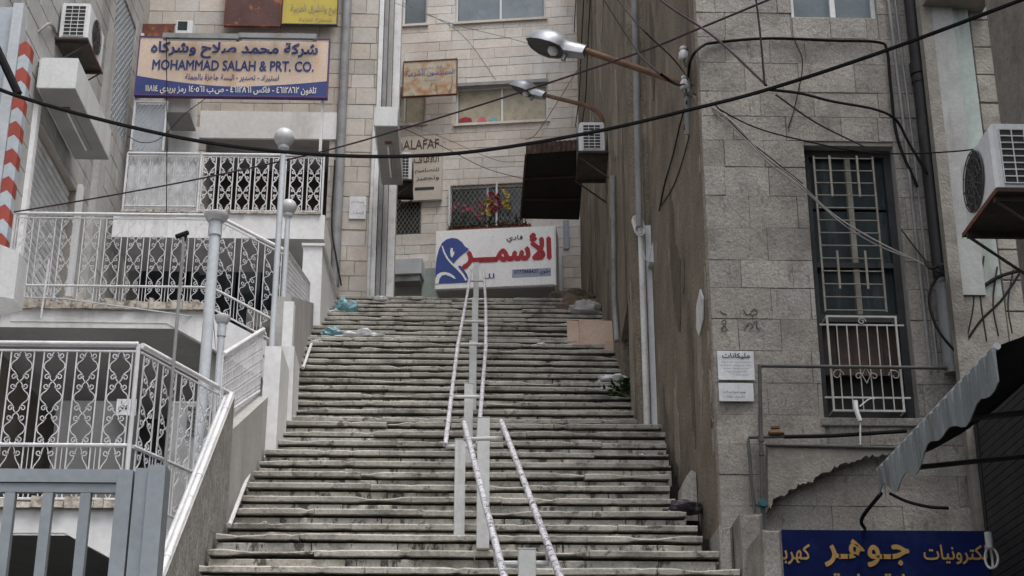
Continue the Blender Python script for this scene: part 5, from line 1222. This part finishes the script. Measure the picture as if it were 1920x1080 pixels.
v.add('body', MB().lathe(c, [(.012, -.05), (.018, -.04), (.024, -.015), (.02, .005), (.024, .02), (.016, .04), (.012, .06)], 12, 'X'), M['brass']); v.add('handle', MB().fbox(Fr(c.x, c.y, 0), -.03, .03, c.z + .03, c.z + .045, -.01, .02), M['brass'])
pipe('black hose running right from the brass valve', spline([rfp(1470, 819, .1), rfp(1560, 817, .1), rfp(1640, 812, .1), rfp(1700, 808, .1)], 4), .014, 'black', 'hose', 'hose')
pipe('lower dark pipe under the black hose', [rfp(1436, 834, .12), rfp(1560, 837, .125), rfp(1684, 840, .125)], .012, 'iron_pipe', 'water_pipe')
tv = thing('teal_valve', 'teal painted valve at the foot of the iron pipes', 'valve'); c = rfp(1430, 945, .14)
tv.add('body', MB().lathe(c, [(.012, -.03), (.03, -.022), (.034, .0), (.03, .02), (.012, .032)], 12), M['teal']); tv.add('wheel', MB().lathe(c + Vector((0, -.03, 0)), [(.026, 0), (.028, .006), (.026, .012)], 12, 'Y'), M['teal'])
wh = thing('white_hose', 'short white drain hose dangling below the window grille', 'hose')
wh.add('hose', MB().tube(spline([rfp(1604, 752, .13), rfp(1606, 770, .15), rfp(1613, 790, .16)], 4), .016, 8), M['pvc_white']); wh.add('drip_pipe', MB().tube([rfp(1613, 792, .15), rfp(1613, 834, .14)], .006, 6), M['pvc_white'])
wh.add('branch', MB().tube(spline([rfp(1612, 762, .13), rfp(1630, 748, .13), rfp(1640, 748, .13)], 4).copy(), .005, 6), M['pvc_white'])
sb_ = SB.uv(1885, 85, .06); q = lambda px, py: SB.p(*SB.uv(px, py, .06), .06)
pipe('bent pipe on the shop wall above the large air conditioner', spline([q(1930, 80), q(1895, 80), q(1882, 88), q(1880, 105), q(1884, 160), q(1892, 215)], 5), .016, 'drain', 'conduit', n=8)
pipe('white upright pipe beside the white door panel in the brown wall', [JF.p(JF.uv(1207, 700)[0] + .01, jz0 + .0, .07), JF.p(JF.uv(1207, 700)[0] + .01, JF.uv(1207, 435)[1], .07)], .032, 'pvc_white', 'downpipe', collars=[(JF.p(JF.uv(1207, 700)[0] + .01, jz0 + .1, .07), .033, .05)])
fwp = lambda px, py, o=.04: FW.p(*FW.uv(px, py, o), o)
pipe('grey pipe running the full height of the brown wall', [fwp(1189, -40), fwp(1197, 330), fwp(1199, 425)], .03, 'drain', 'downpipe')
pipe('far grey pipe on the brown wall above the cardboard', [fwp(1150, 330), fwp(1152, 560), fwp(1157, 640)], .03, 'drain', 'downpipe')
cw = thing('coiled_cable', 'pale bundle of coiled cable beside the white door panel', 'cable')
cwm = MB()
for k in range(5):
    c = JF.p(*JF.uv(1195 + k, 415 + k * 3, .1), .1); cwm.tube([c + Vector((.05 * math.cos(a * .6), -.01 * k, .06 * math.sin(a * .6) - .01 * k)) for a in range(0, 12)], .009, 5)
cw.add('coil', cwm, M['pvc_white']); cw.add('tail', MB().tube(spline([JF.p(*JF.uv(1199, 425, .12), .12), JF.p(*JF.uv(1204, 470, .14), .14), JF.p(*JF.uv(1216, 492, .12), .12), JF.p(*JF.uv(1230, 492, .06), .06)], 5), .008, 5), M['pvc_white'])
pipe('grey drainpipe running down the buff facade to the stair top', [LF.p(LF.uv(641, 250)[0], 19, .08), LF.p(LF.uv(641, 250)[0], LF.uv(641, 540)[1], .08)], .07, 'drain', 'drainpipe')
pipe('white edge pipe on the pilaster by the stair top', [LF.p(LF.uv(695, 430)[0], LF.uv(695, 240)[1], .05), LF.p(LF.uv(695, 430)[0], Zt, .05)], .03, 'pvc_white', 'downpipe')

# ------------------------------------------------------------------ awning on the shop side wall, bulb and shutter
aw = thing('striped_awning', 'torn grey striped awning over the shop at the right edge', 'awning')
f0, f1 = PX(1650, 893, 2.4), PX(1868, 634, 2.4); zav = (f0.z + f1.z) / 2
Ya, Yb = f0.y, f1.y
cv = MB()
for i in range(13):
    y = Ya + (Yb - Ya) * i / 12
    for j in range(7):
        t = j / 6; cv.v.append(Vector((2.4 + 1.0 * t, y, zav + .62 * t - .09 * math.sin(t * math.pi) - .015 * math.sin(i * 1.9) * math.sin(t * math.pi))))
for i in range(12):
    for j in range(6): a = i * 7 + j; cv.f.append([a, a + 1, a + 8, a + 7])
cv.sm = True
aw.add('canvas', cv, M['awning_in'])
aw.add('front_bar', MB().tube([(2.4, Ya, zav), (2.4, Yb, zav)], .018, 8), M['pole'])
ns = 34; y = Ya
for i in range(ns):
    ya, yb = Ya + (Yb - Ya) * i / ns, Ya + (Yb - Ya) * (i + 1) / ns; t = i / ns
    dr_ = .20 - .03 * math.sin(i * .9) - (.06 * max(0, math.sin(i * .37 + 1))) ; dr2 = .20 - .03 * math.sin((i + 1) * .9) - (.06 * max(0, math.sin((i + 1) * .37 + 1)))
    x = 2.388; aw.add('valance_strip', MB().hexa([(x - .004, ya, zav - dr_), (x + .002, ya, zav - dr_), (x + .002, yb, zav - dr2), (x - .004, yb, zav - dr2), (x - .004 - .014 * (i % 2), ya, zav - .01), (x + .002, ya, zav - .01), (x + .002, yb, zav - .01), (x - .004 - .014 * (i % 2), yb, zav - .01)]), M['awning'])
for yy in (Ya - .02, Ya - 1.0): aw.add('arm', MB().tube([(2.42, yy, zav - .01), (3.4, yy, zav + .1)], .016, 6), M['iron_pipe'])
aw.add('roller_tube', MB().tube([(3.36, Ya, zav + .62), (3.36, Yb, zav + .62)], .05, 10), M['iron_pipe'])
bl = thing('hanging_bulb', 'spiral hanging bulb at the right end of the blue sign', 'lamp'); bp = PY(1857, 1040, 9.6)
bl.add('cord', MB().tube([bp + Vector((0, 0, .12)), bp + Vector((.01, 0, .9))], .004, 5), M['black'])
bl.add('socket', MB().tube([bp + Vector((0, 0, .04)), bp + Vector((0, 0, .14))], .024, 10), M['ceramic'])
for k in range(3):
    a = k * math.pi / 3; bl.add('tube_loop', MB().tube([bp + Vector((math.cos(a) * .045 * math.sin(t), math.sin(a) * .045 * math.sin(t), .045 - .065 * (1 - math.cos(t)) )) for t in [math.pi * i / 10 for i in range(11)]], .008, 6), M['bulb'])
# stone pedestals at the foot of the right facade
pd = thing('stepped_pedestal', 'stepped stone pedestal at the right foot of the stairs', 'pedestal')
PFm = M['lime']
p0 = PY(1390, 1000, 9.9)
for (x0, x1, ya, yb, py_t, px_) in ((1.66, 1.748, 10.2, 10.62, 985, 1365), (1.752, 1.893, 9.9, 10.60, 962, 1400), (1.775, 1.89, 9.3, 9.89, 992, 1440)):
    zt_ = PY(px_, py_t, ya).z; FFx = Fr(0, ya, 0)
    pd.add('block', MB().stone(FFx, x0, x1, .5, zt_, -(yb - ya), 0, .02, .01).box(x0 + .01, x1 - .01, ya + .01, yb, 1, zt_ - .002), M['lime'])
st = thing('broken_stone', 'broken stone stub against the brown wall halfway up the lower steps', 'stone'); FFx = Fr(0, stepYZ(5)[0], 0)
st.add('slab', MB().prism(FFx, [(1.61, stepYZ(4)[1]), (1.725, stepYZ(4)[1]), (1.725, stepYZ(6)[1] + .03), (1.69, stepYZ(6)[1] + .05), (1.65, stepYZ(6)[1] - .0), (1.64, stepYZ(5)[1] + .08), (1.61, stepYZ(5)[1] + .03)], -.5, -.02), M['step'])

# ------------------------------------------------------------------ cables
def cable(label, pts, r, mat='black', k=8, n=6, grp='overhead cables'):
    thing('cable', label, 'cable', grp, mb=MB().tube(spline(pts, k), r, n), mat=M[mat])
cable('thick black cable sagging across the whole street', [PY(-80, 120, 9.2), PY(0, 168, 9.2), PY(180, 222, 9.3), PY(400, 269, 9.4), PY(640, 292, 9.5), PY(860, 287, 9.5), PY(1100, 250, 9.3), PY(1300, 204, 9.1), PY(1445, 166, 9.0), PY(1660, 95, 8.6), PY(1920, -2, 8.0), PY(2050, -52, 7.8)], .0135)
cable('maroon cable rising from the left terrace to the upper right', [PY(0, 402, 14.5), PY(160, 375, 14.3), PY(375, 335, 14), PY(600, 285, 13.5), PY(760, 240, 13), PY(960, 178, 12.0), PY(1200, 98, 10.9), PY(1300, 58, 10.4), PY(1440, 0, 9.7), PY(1520, -35, 9.4)], .009, 'maroon_wire')
cable('maroon cable crossing down to the thick black one at the right', [PY(1190, -50, 10), PY(1245, 5, 9.8), PY(1340, 70, 9.5), PY(1437, 160, 9.05)], .0085, 'maroon_wire')
cable('thin maroon cable from the black cable to the window top', [PY(1455, 178, 9.1), PY(1530, 230, 9.6), PY(1620, 275, 10.3)], .006, 'maroon_wire')
cable('black cable looping from the black drainpipe to the thick cable', [PY(1440, 168, 9.05), PY(1500, 175, 9.4), PY(1560, 190, 9.8), PY(1640, 205, 10.2), PY(1680, 225, 10.45), PY(1705, 270, 10.5), PY(1738, 325, 10.5)], .0105)
cable('black cable along the facade above the window', [PX(1290, 150, XR - .04), PX(1293, 120, XR - .05), PX(1302, 100, XR - .05), PY(1318, 86, 10.58), rfp(1340, 80, .03), rfp(1440, 72, .03), rfp(1560, 76, .03), rfp(1645, 79, .03), rfp(1663, 95, .03), rfp(1670, 160, .03), rfp(1683, 260, .03), rfp(1720, 350, .04)], .0115)
cable('thin cable falling from the top edge to the crossing point', [PY(1415, -20, 9.5), PY(1425, 60, 9.3), PY(1434, 160, 9.02)], .007)
cable('thin cable from the lamp mast to the air conditioner bracket', [PX(1300, 175, XR - .03), rfp(1400, 232, .12), rfp(1500, 262, .2), rfp(1640, 287, .25), PY(1800, 283, 10.0), PY(1900, 265, 9.0), PY(1990, 250, 8.4)], .0055)
cable('paired grey cable swinging from the mast to the window', [PX(1300, 180, XR - .03), rfp(1370, 225, .1), rfp(1430, 290, .12), rfp(1490, 335, .1), rfp(1560, 400, .02), rfp(1640, 450, .1), rfp(1740, 500, .12)], .006, 'grey_wire')
cable('second grey cable swinging beside the first to the window', [PX(1300, 182, XR - .03), rfp(1375, 240, .1), rfp(1440, 305, .12), rfp(1500, 350, .1), rfp(1580, 420, .03), rfp(1650, 462, .1), rfp(1735, 495, .12)], .005, 'grey_wire')
cable('wire slanting across the brown wall from the top', [fwp(1120, -20, .1), fwp(1180, 75, .1), fwp(1240, 140, .6), PX(1284, 158, XR - .05)], .006, 'wire')
cable('second wire slanting across the brown wall', [fwp(1150, -10, .1), fwp(1200, 50, .3), PX(1262, 110, XR - .15), PX(1300, 160, XR - .05)], .006, 'wire')
cable('wire drooping down the brown wall from the mast', [PX(1288, 190, XR - .04), PX(1276, 230, XR - .03), PX(1262, 290, XR - .03), PX(1246, 345, XR - .02), PX(1236, 395, XR - .02)], .007, 'wire')
cable('second wire drooping beside it down the brown wall', [PX(1292, 255, XR - .03), PX(1280, 300, XR - .02), PX(1262, 350, XR - .02), PX(1240, 385, XR - .02)], .005, 'wire')
for i, (x0, x1, lab) in enumerate(((1069, 1072, 'first'), (1084, 1078, 'second'), (1096, 1090, 'third'))):
    cable('%s loose wire hanging down the far brown wall from the left' % lab, [fwp(x0 + 12, -30, .05), fwp(x0 + 6, 90, .05), fwp(x0 + 2, 180, .06), fwp(x1, 250, .05), fwp(x1 - 2, 330, .04)], .009, 'wire')
cable('grey wire from the far lamp down to the white sign', [PY(1090, 120, 20), PY(1010, 245, 22), PY(985, 262, 23)], .006, 'grey_wire')
cable('fine wire crossing the cream facade from the pilaster', [PY(745, 0, 22), PY(860, 60, 24), PY(930, 150, 25.4)], .005, 'grey_wire')
cable('fine wire from the pilaster to the dark canopy', [PY(745, 235, 22), PY(830, 275, 22.5), PY(910, 315, 23), PY(980, 335, 23)], .006, 'wire')
cable('second fine wire from the pilaster to the barred flower window', [PY(745, 225, 22), PY(840, 262, 22.5), PY(930, 300, 23), PY(985, 303, 23)], .005, 'grey_wire')
cable('fine wire strung across the top of the cream facade', [PY(740, 5, 21.5), PY(850, 45, 22), PY(960, 73, 22.5), PY(1090, 110, 20.6)], .005, 'grey_wire')
cable('pale bundled cable at the top left corner', [PY(-20, 25, 16), PY(15, 58, 16), PY(55, 70, 16.2), PY(92, 45, 16.4), PY(106, 62, 17)], .02, 'grey_wire')
cable('thin slack wire across the upper balcony', [PY(240, 255, 19.8), PY(265, 267, 19.8), PY(300, 260, 19.8), PY(345, 215, 19.9), PY(385, 185, 20)], .006, 'wire')
cable('thin upright wire in front of the balcony screen', [PY(312, 70, 20.2), PY(313, 250, 20.2), PY(312, 400, 20.2)], .007, 'wire')
cable('black cable hanging beside the grey lower drainpipe', [rfp(1790, 520, .2), rfp(1760, 518, .2), rfp(1742, 560, .2), rfp(1760, 620, .22), rfp(1810, 680, .25)], .011)
cable('black cable under the large air conditioner', [q(1800, 540), q(1830, 545), q(1870, 520), q(1920, 505)], .013)
cable('second black cable under the large air conditioner', [q(1812, 640), q(1840, 600), q(1880, 560), q(1920, 500)], .009)
for k, (a, b, c, lab) in enumerate((((1818, 470), (1826, 560), (1812, 640), 'first'), ((1845, 480), (1838, 550), (1850, 640), 'second'), ((1870, 500), (1862, 570), (1872, 630), 'third'), ((1900, 505), (1890, 570), (1898, 625), 'fourth'))):
    cable('%s thin wire hanging under the large air conditioner, counted from the left' % lab, [q(*a), q(*b), q(*c)], .006, 'wire')
cable('thin wire from the window grille to the drainpipe bundle', [rfp(1690, 430, .05), rfp(1720, 470, .06), rfp(1750, 505, .12), rfp(1765, 512, .17)], .006, 'wire')
cable('dark knotted wire bundle at the drainpipe joint', [rfp(1735, 492, .18), rfp(1745, 503, .2), rfp(1760, 500, .2), rfp(1768, 512, .2), rfp(1778, 505, .2)], .012, 'wire')
cable('slim wire running down the facade left of the window', [rfp(1340, 195, .02), rfp(1395, 255, .03), rfp(1450, 300, .03), rfp(1506, 345, .03)], .005, 'wire')
cable('slim wire dropping from the facade cable to the window head', [rfp(1490, 75, .03), rfp(1505, 120, .02), rfp(1490, 200, .02), rfp(1478, 240, .02)], .004, 'wire')
cable('blue plastic tie cable across the grey drainpipe top', [rfp(1765, 495, .2), rfp(1790, 497, .2), rfp(1815, 498, .2)], .008, 'copper_blue')
cable('black cable end hanging from the awning tip', [PX(1652, 925, 2.4), PX(1645, 950, 2.4) + Vector((-.02, .3, 0)), rfp(1622, 992, .2)], .012)
cable('black cable drooping right of the awning tip', [rfp(1668, 925, .15), rfp(1700, 940, .12), rfp(1740, 950, .1), rfp(1778, 953, .08)], .012)
cable('wire dropping down the buff pier to the stair top', [LF.p(*LF.uv(628, 300, .15), .15), LF.p(*LF.uv(622, 420, .15), .15), LF.p(*LF.uv(630, 480, .15), .15), LF.p(*LF.uv(640, 535, .15), .15)], .012, 'wire')

# ------------------------------------------------------------------ litter, cardboard, weeds, flowers
def bag(name, label, c, sx, sy, sz, mat, seed, cat='bag', lump=.45):
    mb = MB(); n, m_ = 22, 14
    for i in range(m_ + 1):
        th = math.pi * i / m_
        for j in range(n):
            ph = 2 * math.pi * j / n; d = Vector((math.sin(th) * math.cos(ph), math.sin(th) * math.sin(ph), math.cos(th)))
            k = 1 + lump * noise.noise(d * 1.6 + Vector((seed, 0, 0))) + lump * .5 * abs(noise.noise(d * 4.2 + Vector((0, seed, 0)))) - lump * .25
            p = Vector((d.x * sx * k, d.y * sy * k, max(-.0, d.z * .5 + .5) ** 1.2 * sz * k)); mb.v.append(Vector(c) + p)
    for i in range(m_):
        for j in range(n): j2 = (j + 1) % n; mb.f.append([i * n + j, (i + 1) * n + j, (i + 1) * n + j2, i * n + j2])
    mb.f.append([m_ * n + j for j in range(n)])
    thing(name, label, cat, 'litter on the steps', mb=mb, mat=M[mat]); return mb
def onstep(px, n, back=.14):
    Y, z = stepYZ(n); p = PY(px, 600, Y + back); return Vector((p.x, Y + back, z + .004))
def stepat(py): return min(range(NMIN, NMAX + 1), key=lambda n: abs((lambda q: q)(proj(0, *stepYZ(n))[1]) - py))
def proj(x, y, z):
    d = RM.transposed() @ (Vector((x, y, z)) - EYE); return 960 + FPX * d.x / -d.z, 540 - FPX * d.y / -d.z
bag('plastic_bag', 'crumpled teal plastic bag near the top left of the steps', onstep(647, stepat(585)), .17, .12, .22, 'bag_teal', 1.3)
bag('plastic_sheet', 'pale plastic scrap under the teal bag', onstep(632, stepat(590)), .15, .1, .07, 'bag_white', 4.4)
bag('plastic_bag', 'small teal bag at the left of the white sheet', onstep(625, stepat(629)), .13, .1, .13, 'bag_teal', 7.1)
bag('plastic_sheet', 'flat white plastic sheet lying on the left steps', onstep(676, stepat(635)), .27, .12, .12, 'bag_white', 2.2)
bag('plastic_sheet', 'white scrap at the left edge below the sheet', onstep(596, stepat(647)), .09, .08, .06, 'bag_white', 5.9)
bag('plastic_bag', 'white crumpled plastic at the top of the stairs by the pilaster', onstep(712, stepat(560)), .12, .1, .1, 'bag_white', 9.2)
bag('plastic_sheet', 'white scrap at the foot of the lamp pier', onstep(540, stepat(786)), .12, .09, .06, 'bag_white', 11.0)
bag('plastic_bag', 'grey crumpled plastic on the brown heap at the top right', onstep(1100, stepat(585)), .24, .14, .22, 'bag_lilac', 3.3)
bag('plastic_bag', 'white plastic bag beside the weed on the right steps', onstep(1147, stepat(712)), .19, .1, .1, 'bag_white', 6.1)
bag('plastic_sheet', 'small white scrap just under the weed bag', onstep(1142, stepat(722)), .1, .08, .05, 'bag_white', 6.9)
bag('plastic_bag', 'dark crumpled plastic bag on the lower right steps', onstep(1273, stepat(962)), .15, .1, .11, 'bag_dark', 8.5)
bag('plastic_sheet', 'pale litter along the foot of the cardboard', onstep(1085, stepat(640)), .26, .09, .09, 'bag_lilac', 12.0)
bag('plastic_sheet', 'tiny white scrap left of the cardboard', onstep(1015, stepat(645)), .1, .08, .04, 'bag_white', 13.0)
for i, (px, py) in enumerate(((575, 691), (990, 655))):
    bag('paper_scrap', ('small orange scrap at the left edge of the steps', 'small pale paper scrap on the steps right of the handrail')[i], onstep(px, stepat(py)), .05, .04, .03, ('flower_orange', 'paper')[i], 15 + i, 'litter')
hp = onstep(1085, stepat(575), .3); bag('earth_heap', 'brown heap of earth and rubble at the top right of the steps', hp + Vector((0, .1, -.1)), .42, .3, .42, 'sack', 21, 'heap', .3)
bag('earth_heap', 'second lower earth heap spilling beside the brown wall at the top', onstep(1070, stepat(556), .4), .34, .25, .28, 'sack', 25, 'heap', .3)
cr_ = MB(); rs = random.Random(77)
for k in range(110):
    n = rs.randint(-6, NMAX - 1); Y, z = stepYZ(n); x = rs.uniform(edgeL(n) + .05, edgeR(n) - .05) if rs.random() < .5 else rs.choice((edgeL(n) + rs.uniform(.04, .3), edgeR(n) - rs.uniform(.04, .3)))
    a = rs.uniform(.008, .03); c = Vector((x, Y + rs.uniform(.03, .22), z + .006)); ph = rs.uniform(0, 3)
    cr_.hexa([c + Vector((math.cos(ph + q_ * math.pi / 2) * a * rs.uniform(.5, 1.2), math.sin(ph + q_ * math.pi / 2) * a * rs.uniform(.5, 1.2), hz)) for hz in (0, a * .5) for q_ in range(4)])
struct('litter_crumbs', cr_, M['paper'], 'tiny pale scraps and grit scattered over the steps', kind='stuff')
# cardboard laid over the steps
nb_ = stepat(640); p_l = onstep(1064, nb_, .05); Yk = p_l.y
cb_ = thing('cardboard_sheet', 'flattened cardboard box leaning on the right upper steps', 'cardboard')
KB = Fr(0, Yk, 0); k0, k1 = PY(1064, 615, Yk).x, PY(1149, 615, Yk).x; kz0, kz1 = p_l.z, PY(1105, 594, Yk).z
for (a, b, o) in ((0, .26, .0), (.265, 1, .02)):
    u_a, u_b = k0 + (k1 - k0) * a, k0 + (k1 - k0) * b
    cb_.add('panel', MB().hexa([KB.p(u_a, kz0, .0 + o), KB.p(u_b, kz0, .02 + o), KB.p(u_b, kz0, .01 + o), KB.p(u_a, kz0, -.01 + o), KB.p(u_a, kz1, -.12 + o), KB.p(u_b, kz1 - .01, -.12 + o), KB.p(u_b, kz1 - .01, -.13 + o), KB.p(u_a, kz1, -.13 + o)]), M['card'])
cb_.add('flap', MB().hexa([KB.p(k0, kz1, -.12), KB.p(k1 - .02, kz1, -.11), KB.p(k1 - .02, kz1, -.12), KB.p(k0, kz1, -.13), KB.p(k0 + .02, kz1 + .05, -.3), KB.p(k1, kz1 + .05, -.3), KB.p(k1, kz1 + .055, -.3), KB.p(k0 + .02, kz1 + .055, -.3)]), M['card'])
cb_.add('side_flap', MB().hexa([KB.p(k1 - .12, kz0 - .14, .1), KB.p(k1 + .03, kz0 - .14, .08), KB.p(k1 + .03, kz0 - .14, .07), KB.p(k1 - .12, kz0 - .14, .09), KB.p(k1 - .1, kz0 + .03, .06), KB.p(k1 + .04, kz0 + .03, .05), KB.p(k1 + .04, kz0 + .03, .04), KB.p(k1 - .1, kz0 + .03, .05)]), M['card'])
# weed
def leaf(mb, p, d, l, wd):
    d = d.normalized(); s = d.cross(Vector((random.uniform(-.5, .5), random.uniform(-.5, .5), 1))).normalized(); nn_ = s.cross(d)
    k = len(mb.v); mb.v += [p, p + d * l * .45 + s * wd / 2 - nn_ * .004, p + d * l - Vector((0, 0, l * .15)), p + d * l * .45 - s * wd / 2 - nn_ * .004, p + d * l * .5 + nn_ * .006]
    mb.f += [[k, k + 1, k + 4], [k + 1, k + 2, k + 4], [k + 2, k + 3, k + 4], [k + 3, k, k + 4]]
wd_ = thing('weed', 'leafy green weed growing against the brown wall on the right steps', 'plant')
b_ = onstep(1180, stepat(742)); lf = MB(); stm = MB(); random.seed(3)
for i in range(26):
    a = random.uniform(0, 2 * math.pi); el = random.uniform(.15, 1.2); l = random.uniform(.14, .36); d = Vector((math.cos(a) * math.cos(el) - .25, math.sin(a) * math.cos(el) - .3, math.sin(el)))
    e = b_ + d * l; stm.tube([b_, b_ + d * l * .5 + Vector((0, 0, .02)), e], .0025, 4, False)
    for j in range(9): leaf(lf, b_ + d * l * random.uniform(.3, 1), d + Vector((random.uniform(-1, 1), random.uniform(-1, 1), random.uniform(-.3, .8))), random.uniform(.05, .10), random.uniform(.026, .046))
wd_.add('foliage', lf, M['leaf']); wd_.add('stems', stm, M['stem']); wd_.add('dry_stalk', MB().tube([b_ + Vector((.02, -.05, .28)), b_ + Vector((.06, -.06, .1)), b_ + Vector((.09, -.1, -.02))], .006, 5), M['stem'])
# flowers on the barred window
fl = thing('window_flowers', 'red, pink and yellow flowers on the diamond grille of the window above the white sign', 'flowers')
random.seed(5)
for (x, y, mt_, nbl) in ((859, 392, 'flower_pink', 5), (881, 391, 'flower_pink', 6), (896, 402, 'flower_pink', 5), (916, 378, 'flower_yellow', 12), (915, 395, 'flower_yellow', 8), (922, 366, 'flower_red', 8), (936, 372, 'flower_red', 10), (930, 390, 'flower_red', 8), (951, 366, 'flower_yellow', 7), (950, 385, 'flower_yellow', 8), (905, 385, 'flower_red', 6)):
    c = BF.p(*BF.uv(x, y, .09), .09); mb = MB()
    for k in range(nbl):
        p = c + Vector((random.gauss(0, .045), random.gauss(0, .02), random.gauss(0, .06)))
        for q_ in range(6):
            a = q_ * math.pi / 3; leaf(mb, p, Vector((math.cos(a), -.5, math.sin(a))), .045, .03)
    fl.add('blossom', mb, M[mt_])
mb = MB()
for k in range(220):
    p = BF.p(B6[0] + random.uniform(.02, 1) * (B6[1] - B6[0]), B6[2] + abs(random.gauss(.0, .1)), random.uniform(-.05, .1)); leaf(mb, p, Vector((random.uniform(-1, 1), -.6, random.uniform(.1, 1))), .07, .035)
fl.add('foliage', mb, M['leaf']); mb = MB()
for k in range(140):
    p = BF.p(B6[0] + random.uniform(.0, 1) * (B6[1] - B6[0] + .1), B6[2] - .02 + abs(random.gauss(.0, .05)), random.uniform(.05, .12)); leaf(mb, p, Vector((random.uniform(-1, 1), -.6, random.uniform(.1, 1))), .06, .04)
fl.add('dry_blossom', mb, M['flower_orange'])

for n_ in ALL: emit(n_)
